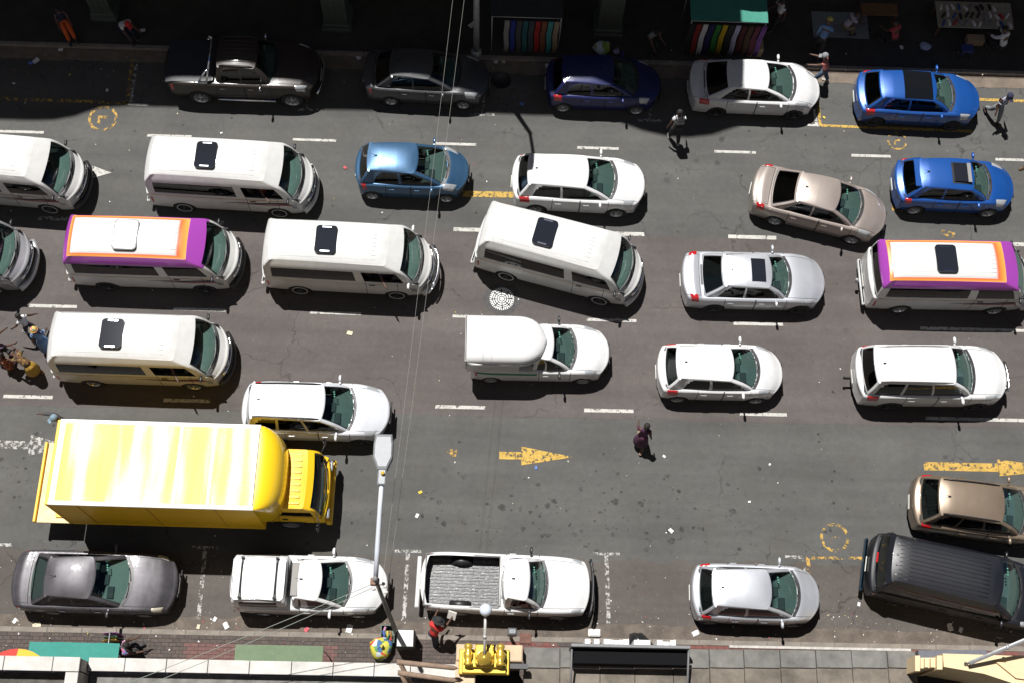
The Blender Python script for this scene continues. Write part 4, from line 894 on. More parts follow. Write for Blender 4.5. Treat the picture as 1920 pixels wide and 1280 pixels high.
def minibus(label, loc, ang, P=None, wrap=False, hatch='dark', stripes=True, flag=True, bull=False, chrome=True, wheels=('ring', 8), tow=False, mirror=None, group='minibus taxis in the traffic', bumper=None, open_win=None):
    P = P or WHITE2
    b = Body(5.2, 1.88, 3.11, 1.0, .335, .27, ((0, 1.18), (.03, 1.27), (.84, 1.27), (.95, 1.18), (1, .98)), kf=.36, kr=.10, tf=.07, tr=.03, crown=.03, shf=.985, er=.09, arch=.05,
             levels=BUSL, tl=[0, .62, 1], bf=.28, bft=.07, br=.07, rc=.10, rcrown=.16, mid=.03, ga=.75)
    o = vehicle('minibus', label, 'minibus', P, b, loc, ang, wins=((.035, .625), (.685, .965)), ts=(.05, .57), tfr=(.03, .66), trr=(.1, .55), doors=((.62, 1.62),), hood=2.36,
                group=group, sglass=D_GLASS, rglass=D_GLASS, wheels=wheels, roofmat=WRAP if wrap else None, pillar=WRAP if wrap else None, pin=.03, mirror=mirror or TRIM, mirror_x=1.98, rows=4, dash=DASHL, antenna=False,
                hx=(.40, .06, .42, .86), tx=(.10, .015, .34, .74), handles=TRIM, open_win=open_win)
    # pressed ribs of the roof
    m = MB()
    for k in range(9):
        y = -.56+.14*k; pts = [(x, y, b.roofz(x, y)-.007) for x in np.linspace(-2.2, .95, 28)]; m.tube(pts, .011, 5, cap=False)
    stuff(m.build('roof_pressing', RIBM, o))
    if hatch:
        hm = HATCHM if hatch == 'dark' else HATCHW; z = b.roofz(-.6, 0); q = MB()
        pts = []; hx, hy, r = .33, .47, .11
        for cx, cy, a0 in ((hx-r, hy-r, 0), (-hx+r, hy-r, 90), (-hx+r, -hy+r, 180), (hx-r, -hy+r, 270)):
            for a in range(0, 91, 22): pts.append((-.6+cx+r*math.cos(rad(a0+a)), cy+r*math.sin(rad(a0+a))))
        q.poly(pts, z-.06, z+.035); h = q.build('roof_hatch', hm, o)
        if hatch != 'dark': q = MB(); q.poly([(-.6+(a+.6)*1.14, c*1.10) for a, c in pts], z-.10, z+.022); q.build('hatch_frame', TRIM, h)
        if hatch == 'dark':
            for sd in (1, -1): q = MB(); q.box((-.6, sd*.41, z+.042), (.30, .055, .02), bev=.008); q.build('hatch_hinge', HATCHW, h)
    if stripes:
        for sd in (-1, 1): stripe(b, o, 'side_stripe', ORANGE_LINE, -2.55, 1.95, .85, .91, sd=sd)
    if flag:
        for sd in (-1, 1):
            stripe(b, o, 'flag_stripe', BLACK_LINE, -.1, 2.0, .64, .66, .80, .70, sd=sd, wob=.02); stripe(b, o, 'flag_stripe', RED_LINE, .3, 2.15, .58, .60, .71, .62, sd=sd, wob=.015)
    xf = b.xf+b.er
    if chrome:
        m = MB(); pts = [(xf+.015-.36*(abs(y)/.94)**2.5, y, .80) for y in np.linspace(-.66, .66, 11)]; m.tube(pts, .045, 6); m.build('chrome_grille_bar', CHROME, o)
        m = MB(); pts = [(xf+.01-.36*(abs(y)/.94)**2.5, y, .62) for y in np.linspace(-.55, .55, 11)]; m.tube(pts, .06, 6); m.build('grille', TRIM, o)
    m = MB(); pts = [(xf+.03-.36*(abs(y)/.94)**2.5, y, .42) for y in np.linspace(-.86, .86, 13)]; m.tube(pts, .10, 8); m.build('front_bumper', bumper or P, o)
    if bull:
        m = MB()
        for z, r, w in ((.50, .035, .86), (.72, .035, .74)): pts = [(xf+.19-.34*(abs(y)/.94)**2.5, y, z) for y in np.linspace(-w, w, 11)]; m.tube(pts, r, 7)
        for y in (-.5, 0, .5): m.tube([(xf+.17-.34*(abs(y)/.94)**2.5, y, .40), (xf+.19-.34*(abs(y)/.94)**2.5, y, .75)], .028, 6)
        m.build('bull_bar', CHROME, o)
    if tow:
        m = MB(); m.tube([(-2.6, 0, .42), (-2.92, 0, .42), (-2.92, 0, .52)], .035, 6); m.tube([(-2.78, -.75, .42), (-2.78, .75, .42)], .035, 6); m.lathe([(.001, -.06), (.05, -.03), (.05, .03), (.001, .06)], (-2.92, 0, .57), 'Z', 10); m.build('tow_bar', STEEL, o)
    m = MB(); m.box((b.xr-.10, 0, .40), (.10, 1.62, .16), bev=.04); m.build('rear_bumper', P, o)
    return o
minibus('white minibus taxi with dark roof hatch, between the parked brown pickup and the orange-purple minibus', (-8.39, 19.66), -1.9, open_win='side_window1_-1')
minibus('plain white minibus taxi with a chrome bull bar, in front of the left orange-purple minibus', (-4.40, 16.82), -1.7, stripes=False, flag=False, bull=True, mirror=WHITE, open_win='side_window1_-1')
minibus('white minibus taxi steered at a slant beside the painted drain cover', (2.36, 17.13), -14.4, flag=False)
minibus('white minibus taxi behind the yellow truck, people standing at its tail', (-10.56, 13.54), -.5, wheels=('alloy', 8), tow=True, bumper=TRIM, open_win='side_window1_-1')
minibus('white minibus with orange and purple roof border and silver hatch', (-10.56, 16.82), -.3, wrap=True, hatch='silver', wheels=('dark', 6), tow=True, bumper=TRIM)
minibus('white minibus with orange and purple roof border and a black roof hatch, on the right', (14.93, 16.75), .6, wrap=True, wheels=('alloy', 8), tow=True)
minibus('white minibus taxi at the left edge with a white road arrow before it', (-15.84, 19.62), -3.6, bumper=TRIM)
minibus('silver grey minibus showing only its front', (-17.15, 16.72), -4, P=paint('silver_bus_paint', (.50, .505, .53), .5, .35), stripes=False, flag=False, wheels=('alloy', 6))

# ---- cars
SILVER = paint('silver_paint', (.56, .58, .62), .55, .36, dust=.05); BLUEM = paint('metallic_blue', (.008, .072, .30), .25, .34, dust=.04, coat=1.0); MIDBLUE = paint('steel_blue', (.040, .105, .20), .40, .34)
NAVY = paint('navy_blue', (.006, .010, .085), .1, .4, coat=.4); GRAPH = paint('graphite', (.055, .057, .062), .25, .4, coat=.5); BROWN = paint('dark_brown_metallic', (.026, .019, .015), .1, .42, coat=.35)
BEIGE = paint('beige_metallic', (.36, .31, .28), .45, .36); BRONZE = paint('bronze_metallic', (.21, .16, .115), .45, .38); PLUM = paint('faded_plum', (.062, .058, .066), .35, .45, dust=.3, coat=.2); BLACKP = paint('black_paint', (.006, .007, .011), .0, .42, dust=.3, coat=.15)
# blue hatch in traffic
b = spec('hatch', 3.75, 1.69, 1.53, 2.46, .72, .015, .10, .555, .835, zb=.98, wr=.29, nose=.72, kf=.42, hwt=.565, bf=.22)
vehicle('hatchback', 'steel blue hatchback with pale roof glare, between two white vehicles', 'car', MIDBLUE, b, (-2.63, 20.24), -.8, ((.14, .47), (.51, .95)), doors=doors4(b, (.27, .50, .74)), hood=b.X(.80), rglass=D_GLASS, wheels=('alloy', 5), hx=(.62, .10, .80, 1.22), tx=(.24, .02, .62, 1.09))
# white crossover
b = spec('suv', 4.42, 1.82, 1.52, 2.68, .90, .02, .10, .56, .785, zb=1.0, wr=.33, nose=.80, kf=.40, hwt=.60, bf=.22)
o = vehicle('crossover', 'white crossover with a smoked strip at its roof tail, half hidden by the slanting minibus', 'car', WHITE, b, (2.92, 19.93), -1.6, ((.12, .45), (.48, .95)), doors=doors4(b), hood=b.X(.765), rglass=D_GLASS, wheels=('alloy', 6), tx=(.5, .02, .70, 1.07))
# white sedan parked in the half shade
b = spec('sedan', 4.53, 1.78, 1.45, 2.70, .86, .085, .265, .575, .80, zb=.97, wr=.31, nose=.66, kf=.46, hwt=.59, bf=.24, tailz=1.0)
vehicle('sedan', 'white sedan parked at the kerb, its roof half in shadow', 'car', WHITE, b, (9.09, 23.86), -.7, ((.13, .48), (.51, .97)), doors=doors4(b, (.27, .50, .75)), hood=b.X(.775), boot=b.X(.085), sglass=D_GLASS, rglass=D_GLASS, wheels=('dark', 5), hx=(.75, .12, .62, 1.12), tx=(.55, .05, .70, 1.05), antenna=False)
# bright blue hatch with black panoramic roof, parked
b = spec('hatch', 4.30, 1.78, 1.43, 2.70, .88, .03, .14, .60, .775, zb=.97, wr=.315, nose=.72, kf=.42, hwt=.585, bf=.22)
o = vehicle('hatchback', 'bright blue hatchback with a black panoramic roof, parked in a yellow bay', 'car', BLUEM, b, (14.57, 23.63), -1.3, ((.16, .48), (.51, .96)), doors=doors4(b), hood=b.X(.755), sglass=D_GLASS, rglass=D_GLASS, wheels=('dark', 10), hx=(.55, .10, .66, 1.12), tx=(.45, .04, .66, 1.08), antenna=False)
G = [[(x, y, b.roofz(x, abs(y)*.98)+.006) for y in np.linspace(-.555, .555, 9)] for x in np.linspace(-.62, .36, 8)]
m = MB(); m.grid(G); m.build('panoramic_roof', mat('black_roof_glass', (.006, .007, .009), .08, spec=.25), o)
# blue hatch with open sunroof
b = spec('hatch', 4.05, 1.72, 1.45, 2.48, .82, .03, .145, .605, .785, zb=.95, wr=.31, nose=.70, kf=.38, hwt=.585, bf=.2)
o = vehicle('hatchback', 'bright blue hatchback with an open sunroof, in traffic beneath the parked blue one', 'car', BLUEM, b, (15.49, 20.26), -.8, ((.10, .42), (.45, .95)), doors=doors4(b), hood=b.X(.765), sglass=D_GLASS, rglass=D_GLASS, wheels=('alloy', 7), hx=(.5, .08, .74, 1.24), tx=(.34, .05, .68, 1.06))
z = max(b.roofz(-.2, 0), b.roofz(.1, 0)); m = MB(); m.grid([[(x, y, b.roofz(x, y)+.008) for y in np.linspace(-.39, .39, 9)] for x in np.linspace(-.30, .36, 6)]); m.build('sunroof_frame', TRIM, o)
m = MB(); m.box((-.02, 0, z+.03), (.44, .68, .012)); m.build('sunroof_glass', HATCHM, o); m = MB(); m.box((.27, 0, z+.03), (.12, .70, .014)); m.build('sunroof_deflector', mat('mesh_grey', (.2, .2, .2), .8), o)
# rear spoiler
m = MB(); m.box((b.X(.145)-.06, 0, b.roofz(b.X(.15), 0)-.02), (.2, 1.02, .035), bev=.015); m.build('roof_spoiler', BLUEM, o)
# beige sedan
b = spec('sedan', 4.55, 1.76, 1.47, 2.60, .92, .12, .30, .615, .81, zb=.97, wr=.31, nose=.68, kf=.44, hwt=.60, bf=.24, tailz=1.0)
vehicle('sedan', 'beige metallic sedan angled in its lane above the silver saloon', 'car', BEIGE, b, (10.98, 19.42), -14.0, ((.12, .47), (.50, .96)), doors=doors4(b, (.29, .52, .77)), hood=b.X(.785), boot=b.X(.115), sglass=D_GLASS, rglass=D_GLASS, wheels=('alloy', 7), hx=(.65, .12, .66, 1.12), tx=(.40, .03, .68, 1.09))
# silver saloon with sunroof
b = spec('sedan', 4.66, 1.82, 1.43, 2.81, .79, .11, .255, .60, .75, zb=.95, wr=.325, nose=.70, kf=.40, hwt=.585, bf=.22, tailz=1.0)
o = vehicle('sedan', 'silver saloon with a closed black sunroof, behind the right orange-purple minibus', 'car', SILVER, b, (8.72, 16.58), .3, ((.12, .47), (.50, .96)), doors=doors4(b, (.28, .50, .72)), hood=b.X(.72), boot=b.X(.10), sglass=D_GLASS, rglass=S_GLASS, wheels=('dark', 10), hx=(.5, .10, .66, 1.12), tx=(.36, .02, .70, 1.16))
m = MB(); m.grid([[(x, y, b.roofz(x, y)+.007) for y in np.linspace(-.40, .40, 9)] for x in np.linspace(-.34, .12, 6)]); m.build('sunroof', HATCHM, o)
# white hatch in lane three
b = spec('hatch', 3.97, 1.70, 1.46, 2.47, .82, .03, .115, .575, .80, zb=.97, wr=.29, nose=.68, kf=.44, hwt=.575, bf=.24)
vehicle('hatchback', 'white hatchback in the brownish lane behind the large white off-roader', 'car', WHITE, b, (7.30, 13.42), .3, ((.15, .48), (.52, .96)), doors=doors4(b), hood=b.X(.78), sglass=D_GLASS, rglass=S_GLASS, wheels=('alloy', 8), hx=(.62, .10, .68, 1.14), tx=(.5, .03, .58, 1.05))
# big white SUV
b = spec('suv', 4.80, 1.86, 1.83, 2.745, .93, .015, .065, .60, .765, zb=1.17, wr=.385, nose=.92, sill=.32, kf=.40, hwt=.64, bf=.18, hoodz=1.12)
o = vehicle('suv', 'large white off-roader with roof rails and chrome nudge bar, in front of the white hatchback', 'suv', WHITE, b, (14.05, 13.42), .9, ((.04, .30), (.33, .62), (.645, .965)), ts=(.04, .88), doors=doors4(b), hood=b.X(.745), sglass=D_GLASS, rglass=D_GLASS, wheels=('dark', 6), trimrail=WHITE2, hx=(.62, .10, .72, 1.12), tx=(.5, .02, .66, 1.03), rows=2)
m = MB(); xf = b.xf+b.er
for z in (.55, .78): m.tube([(xf+.10-.25*(abs(y)/.9)**2.5, y, z) for y in np.linspace(-.5, .5, 9)], .035, 7)
for y in (-.4, .4): m.tube([(xf+.06, y, .5), (xf+.07, y, .82)], .03, 6)
m.build('nudge_bar', CHROME, o)
m = MB(); m.tube([(-2.35, 0, .45), (-2.72, 0, .45), (-2.72, 0, .55)], .04, 6); m.build('tow_bar', TRIM, o)
# white-silver people carrier beside the yellow truck
b = spec('suv', 4.50, 1.74, 1.66, 2.66, .86, .015, .06, .575, .775, zb=1.02, wr=.31, nose=.80, kf=.42, hwt=.60, bf=.22, sill=.26)
vehicle('people_carrier', 'pearl white people carrier with grey roof rails, alongside the yellow box truck', 'car', paint('pearl_white', (.66, .68, .72), .25, .33), b, (-5.05, 11.80), -.3, ((.05, .28), (.31, .60), (.63, .965)), doors=doors4(b, (.3, .53, .75)), hood=b.X(.755), sglass=D_GLASS, rglass=D_GLASS, wheels=('dark', 6), trimrail=TRIM, rows=3, tx=(.4, .03, .72, 1.10))
# bronze people carrier at the right edge
b = spec('suv', 4.35, 1.74, 1.65, 2.60, .84, .02, .115, .575, .78, zb=1.0, wr=.31, nose=.78, kf=.42, hwt=.60, bf=.22, sill=.26)
vehicle('people_carrier', 'bronze people carrier at the right edge, above the slanting black van', 'car', BRONZE, b, (15.18, 9.16), -6.3, ((.06, .30), (.33, .61), (.64, .965)), doors=doors4(b), hood=b.X(.76), sglass=D_GLASS, rglass=S_GLASS, wheels=('dark', 6), trimrail=TRIM, rows=2, tx=(.42, .03, .60, 1.12), mirror=BRONZE)
# old plum saloon
b = spec('sedan', 4.72, 1.78, 1.42, 2.67, .93, .105, .225, .53, .735, zb=.93, wr=.30, nose=.66, kf=.30, hwt=.60, bf=.24, tailz=.95, crown=.04)
vehicle('sedan', 'old faded plum grey saloon parked beneath the yellow truck, rear parcel shelf with loudspeakers', 'car', PLUM, b, (-11.02, 6.45), -.6, ((.12, .47), (.50, .96)), doors=doors4(b, (.28, .50, .72)), hood=b.X(.70), boot=b.X(.10), sglass=S_GLASS, rglass=W_GLASS, wheels=('steel', 6), dash=DASHL, seatm=SEATL, hx=(.36, .06, .74, 1.12), tx=(.12, .02, .6, .95), hlm=mat('yellowed_lens', (.45, .42, .33), .3, .1, .6))
# silver hatch parked
b = spec('hatch', 3.80, 1.70, 1.53, 2.46, .74, .025, .115, .58, .83, zb=.99, wr=.29, nose=.74, kf=.44, hwt=.575, bf=.24)
vehicle('hatchback', 'silver hatchback parked alone at the near kerb, nearest the canopy', 'car', SILVER, b, (8.03, 6.50), -.9, ((.13, .46), (.50, .95)), doors=doors4(b, (.27, .50, .74)), hood=b.X(.80), sglass=D_GLASS, rglass=S_GLASS, wheels=('steel', 6), tx=(.42, .03, .64, 1.06), hx=(.5, .14, .7, 1.12))
# graphite sedan parked in the shade
b = spec('sedan', 4.30, 1.71, 1.46, 2.48, .84, .075, .215, .555, .775, zb=.95, wr=.29, nose=.70, kf=.36, hwt=.585, bf=.22, tailz=.99)
vehicle('sedan', 'graphite grey sedan parked in the building shade behind the navy hatchback', 'car', GRAPH, b, (-2.17, 23.88), -1.6, ((.12, .47), (.50, .96)), doors=doors4(b, (.29, .51, .745)), hood=b.X(.755), boot=b.X(.075), sglass=D_GLASS, rglass=D_GLASS, wheels=('alloy', 5), hx=(.55, .08, .70, 1.16), tx=(.14, .02, .62, .98))
# navy hatch parked in the shade
b = spec('hatch', 3.94, 1.71, 1.49, 2.52, .80, .03, .115, .575, .80, zb=.96, wr=.29, nose=.70, kf=.40, hwt=.58, bf=.22)
vehicle('hatchback', 'navy blue hatchback parked in the building shade', 'car', NAVY, b, (3.73, 23.84), -.4, ((.13, .46), (.50, .95)), doors=doors4(b), hood=b.X(.78), sglass=D_GLASS, rglass=D_GLASS, wheels=('alloy', 8), hx=(.5, .08, .70, 1.14), tx=(.42, .03, .64, 1.07), antenna=False)

# ---- pickups
def bed(o, b, x0, x1, P, floorm, wellm, rail=.085, zt=None, rib=True):
    """open load bed: floor, inner walls and wheel boxes"""
    W = b.wx((x0+x1)/2)*b.shf-rail; zt = float(b.zsh((x0+x1)/2)); zf = b.sill+.22; L = x1-x0; cx = (x0+x1)/2
    m = MB(); m.box((cx, 0, zf-.02), (L, 2*W, .04)); f = m.build('bed_floor', floorm, o)
    m = MB()
    for sd in (1, -1): m.box((cx, sd*(W+.012), (zf+zt)/2), (L, .03, zt-zf))
    m.box((x1-.012, 0, (zf+zt)/2), (.03, 2*W, zt-zf)); m.box((x0+.012, 0, (zf+zt)/2), (.03, 2*W, zt-zf)); m.build('bed_lining', wellm, o)
    if rib:
        for k in range(15): y = -W+.06+(2*W-.12)*k/14; m = MB(); m.box((cx, y, zf+.008), (L-.1, .045, .022), bev=.008); m.build('bed_rib', floorm, f)
    for sd in (1, -1):
        m = MB(); xa = -b.wb/2; m.lathe([(.0, -.1), (.30, -.09), (.33, -.05), (.33, .1)], (xa, sd*(W-.1), zf-.04), 'Y', 20); 
        m.build('wheel_box', wellm, o)
# dark brown double cab
b = spec('suv', 5.20, 1.94, 1.80, 3.095, .93, .325, .355, .625, .735, zb=1.16, wr=.38, nose=.92, sill=.32, kf=.36, hwt=.63, bf=.18, hoodz=1.14, tailz=1.14)
o = vehicle('pickup_truck', 'dark brown double cab pickup with black load cover and roof rails, parked in the shade', 'pickup', BROWN, b, (-8.32, 23.90), -.3, ((.05, .45), (.49, .965)), doors=doors4(b, (.345, .53, .70)), hood=b.X(.715), bed=None, sglass=D_GLASS, rglass=D_GLASS, wheels=('alloy', 8), wheel_w=.25, hx=(.5, .08, .74, 1.12), tx=(.14, .02, .55, .95), mirror=CHROME, trimrail=TRIM)
m = MB(); xa, xb = b.xr+.02, b.X(.315); G = [[(x, y, float(b.zsh(x))+.055-.03*(abs(y)/.85)**3) for y in np.linspace(-.83, .83, 9)] for x in np.linspace(xa, xb, 8)]; m.grid(G); m.build('load_cover', mat('black_vinyl', (.02, .022, .03), .55, noise=.15), o)
for sd in (1, -1):
    m = MB(); x = b.X(.285); pts = [(x-.28, sd*.86, 1.17), (x-.02, sd*.70, 1.58), (x+.1, sd*.62, 1.62)]; m.tube(pts, .036, 7); m.tube([(x-.02, sd*.86, 1.17), (x+.1, sd*.62, 1.62)], .036, 7); m.tube([(x-.3, sd*.87, 1.18), (x+.02, sd*.87, 1.18)], .03, 6); m.build('sport_bar', CHROME, o)
    m = MB(); m.tube([(-.95, sd*.99, .38), (1.0, sd*.99, .38)], .045, 8); m.build('side_step', CHROME, o)
m = MB(); m.tube([(b.X(.285)+.1, -.62, 1.62), (b.X(.285)+.1, .62, 1.62)], .036, 7); m.build('sport_bar', CHROME, o)
for k in range(6): m = MB(); y = -.4+.16*k; m.tube([(x, y, b.roofz(x, y)+.004) for x in np.linspace(b.X(.40), b.X(.60), 5)], .012, 5); m.build('roof_rib', BROWN, o)
m = MB(); m.tube([(b.xf+.17-.2*(abs(y)/.9)**2.5, y, .62+.0*y) for y in np.linspace(-.8, .8, 9)], .035, 7); m.build('nudge_bar', CHROME, o)
# white pickup with tall fibreglass canopy
b = spec('suv', 4.50, 1.735, 1.55, 2.905, .82, .435, .465, .60, .765, zb=.98, wr=.29, nose=.72, kf=.42, hwt=.585, bf=.22, tailz=.98)
b0 = b
o = vehicle('pickup_truck', 'white pickup with a tall domed load canopy and a green side stripe', 'pickup', WHITE, b, (1.64, 13.93), .5, ((.05, .30), (.36, .965)), doors=((b.X(.505), b.X(.73)),), hood=b.X(.745), sglass=D_GLASS, rglass=D_GLASS, wheels=('steel', 6), wheel_w=.17, hx=(.55, .10, .72, 1.16), tx=(.13, .02, .58, .96), mirror=TRIM, rows=1)
class c: xr = b.xr-.06
def dome(parent, m, x0, L, Ls, hw, zb, zo, zt, xcab):
    """tall moulded load canopy: straight box behind, rounded nose overhanging the cab roof"""
    for part, lo in (('low', zb), ('all', zo)):
        G = []; xe = xcab if part == 'low' else L
        S = [0, .03, .5, 1.0, Ls]+[Ls+(L-Ls)*math.sin(k*math.pi/24) for k in range(1, 13)]
        for s in S:
            if part == 'low' and s > xe: break
            u = max(0, (s-Ls)/(L-Ls)); w = hw*max(.02, (1-u**2.3))**(1/2.3); top = zt-.20*u**3-.02*(s < .03); h = top-lo
            row = []
            for k, z in ((1.0, lo), (1.0, lo+h*.35), (.985, top-.30), (.955, top-.17), (.89, top-.075), (.76, top-.02), (.5, top+.015), (.25, top+.03), (0, top+.035)):
                row.append((x0+s, w*k, max(z, lo)))
            row += [(x, -y, z) for x, y, z in row[-2::-1]]; G.append(row)
        if part == 'low': G = [[p for p in r if True] for r in G]
        q = MB()
        if part == 'low':
            for sd in (0, -1): q.grid([[(r_[sd][0], r_[sd][1]*.995, zb), (r_[sd][0], r_[sd][1]*.995, zo+.05)] for r_ in G])
        else: q.grid(G)
        if part == 'all': q.add(G[0], [tuple(range(len(G[0])))]); q.add(G[-1], [tuple(range(len(G[-1])))])
        o = q.build('load_canopy' if part == 'all' else 'canopy_sides', m, parent if part == 'all' else cn_[0])
        if part == 'all': return o
        cn_.append(o)
    return None
cn_ = [o]; cn = dome(o, WHITE, c.xr, 2.42, 1.50, .80, .96, 1.46, 1.86, 1.72)
m = MB(); m.box((c.xr-.03, 0, 1.38), (.05, 1.5, .74), bev=.02); m.build('canopy_door', WHITE2, cn)
for sd in (1, -1): stripe(b, o, 'side_stripe', mat('green_stripe', (.01, .16, .09), .5), b.xr+.1, b.X(.49), .80, .93, sd=sd)
# white pickup with low canopy and roof bars
b = spec('suv', 4.55, 1.68, 1.52, 2.76, .84, .385, .405, .595, .775, zb=.98, wr=.30, nose=.72, kf=.46, hwt=.585, bf=.24, tailz=.98)
o = vehicle('pickup_truck', 'white pickup with a low windowed canopy and two roof bars, parked beneath the street lamp', 'pickup', WHITE, b, (-4.88, 6.50), -.3, ((.08, .14), (.30, .965)), doors=((b.X(.455), b.X(.74)),), hood=b.X(.755), sglass=D_GLASS, rglass=D_GLASS, wheels=('alloy', 6), hx=(.75, .12, .66, 1.12), tx=(.12, .02, .6, .95), rows=1, antenna=True)
c = Body(1.70, 1.66, 1.0, .3, .2, .9, ((0, .96), (1, .96)), levels=((.0, .985, .755, .98), (.03, .97, .68, 1.36), (.075, .95, .60, 1.50)), tl=[0, .6, 1], bf=.03, br=.10, rc=.09, rcrown=.075, mid=.02, shf=.985, kf=0, kr=0, tf=0, tr=0)
c.xr = b.xr-.03; CGc = c.cabin(((.10, .88),), (.14, .72), (2, 3), (.12, .9), .0)
cn = quads('load_canopy', CGc['pillars']+CGc['roof'], WHITE, o); quads('canopy_rear_window', CGc['rear_window'], [D_GLASS, TRIM], cn)
for k in CGc:
    if k.startswith('side'): quads('canopy_window', CGc[k], D_GLASS, cn)
for f in (.22, .80):
    x = c.X(f); m = MB(); m.tube([(x, -.58, 1.56), (x, -.57, 1.64), (x, .57, 1.64), (x, .58, 1.56)], .018, 6); m.box((x, -.57, 1.58), (.1, .07, .05), bev=.015); m.box((x, .57, 1.58), (.1, .07, .05), bev=.015); m.build('roof_bar', TRIM, o)
m = MB(); m.box((b.X(.405)+.09, 0, b.roofz(b.X(.42), 0)+.015), (.2, .95, .04), bev=.012)
m.build('roof_cross_pad', mat('grey_plastic', (.20, .19, .18), .6), o)
# white single cab with open bed
b = spec('suv', 5.0, 1.74, 1.66, 2.86, .93, .475, .487, .64, .745, zb=1.03, wr=.33, nose=.86, sill=.30, kf=.22, hwt=.60, bf=.18, hoodz=1.02, tailz=1.03, er=.06)
xa, xb = b.xr+.06, b.X(.465)
o = vehicle('pickup_truck', 'white single cab pickup with an open ribbed load bed and a red-shirted man beside', 'pickup', WHITE, b, (.90, 6.62), -1.3, ((.12, .90),), doors=((b.X(.50), b.X(.70)),), hood=b.X(.725), bed=(xa, xb), sglass=D_GLASS, rglass=D_GLASS, wheels=('steel', 6), hx=(.30, .04, .74, 1.12), tx=(.10, .02, .55, .9), mirror=TRIM, rows=1)
BEDF = mat('scuffed_bed_liner', (.085, .085, .088), .38, noise=.5, nscale=9, bump=.5, bscale=25)
n_, l_ = nodes(BEDF); tcb = n_.new('ShaderNodeTexCoord'); mpb = n_.new('ShaderNodeMapping'); mpb.inputs['Scale'].default_value = (5, 26, 1); tnb = n_.new('ShaderNodeTexNoise'); tnb.inputs['Scale'].default_value = 1.6; tnb.inputs['Detail'].default_value = 6
l_.new(tcb.outputs['Object'], mpb.inputs[0]); l_.new(mpb.outputs[0], tnb.inputs['Vector']); rb_ = ramp(n_, [(.55, (.075, .075, .078)), (.63, (.2, .2, .2)), (.70, (.5, .5, .5))]); l_.new(tnb.outputs[0], rb_.inputs[0]); l_.new(rb_.outputs[0], n_['Principled BSDF'].inputs['Base Color'])
bed(o, b, xa, xb, WHITE, BEDF, TRIM, rail=.05)
m = MB(); m.box((b.xr-.14, 0, .52), (.12, 1.5, .12), bev=.03); m.build('rear_bumper', WHITE2, o)
m = MB(); m.tube([(xb+.02, -.7, 1.06), (xb+.02, .7, 1.06)], .03, 6); m.build('head_board_rail', WHITE2, o)
m = MB()
for z in (.62, .86): m.tube([(b.xf+.16-.12*(abs(y)/.9)**2.5, y, z) for y in np.linspace(-.82, .82, 11)], .035, 7)
for y in (-.45, .45): m.tube([(b.xf+.15, y, .5), (b.xf+.15, y, .9)], .03, 6)
m.build('bull_bar', TRIM, o)
m = MB(); m.box((b.X(.70)-.28, .05, 1.045), (.2, .3, .004)); m.build('paper_on_dashboard', mat('pale_blue_paper', (.45, .62, .68), .8), o)
# black van, slanted
b = Body(5.0, 1.90, 3.0, .98, .33, .28, ((0, 1.02), (.04, 1.12), (.78, 1.12), (.90, 1.04), (1, .82)), kf=.36, kr=.14, tf=.08, tr=.05, crown=.04, shf=.975, levels=((.012, .86, .89, 1.12), (.035, .745, .80, 1.70), (.06, .69, .70, 1.86)), tl=[0, .7, 1], bf=.24, br=.10, rc=.10, rcrown=.09, mid=.02, ga=.9)
vehicle('van', 'black van with ribbed roof slanted towards the kerb at the right edge', 'van', BLACKP, b, (14.05, 6.95), -11.6, ((.03, .26), (.275, .60), (.635, .965)), ts=(.06, .66), tfr=(.03, .92), trr=(.1, .72), doors=((-.55, .50), (.52, 1.42)), hood=b.X(.85), sglass=D_GLASS, rglass=S_GLASS, wheels=('dark', 6), rows=3, tx=(.10, .015, .55, .97), antenna=False)
o = bpy.data.objects[[q.name for q in C.objects if q.name.startswith('van')][-1]]
for k in range(10): m = MB(); y = -.54+.12*k; m.tube([(x, y, b.roofz(x, y)-.001) for x in np.linspace(b.X(.10), b.X(.62), 9)], .011, 5); m.build('roof_rib', BLACKP, o)
for k in range(4): m = MB(); y = -.46+.30*k; m.box((b.X(.085), y, b.roofz(b.X(.10), y)+.012), (.07, .06, .03), bev=.01); m.build('roof_stop', ALLOY, o)
m = MB(); m.box((b.xr-.13, 0, .46), (.10, 1.60, .2), bev=.04); m.build('rear_bumper', paint('blue_grey_bumper', (.022, .045, .07), .4, .3), o)
m = MB(); m.box((b.xr-.06, 0, 1.62), (.05, .3, .05), bev=.01); m.build('brake_light', TLAMP, o)

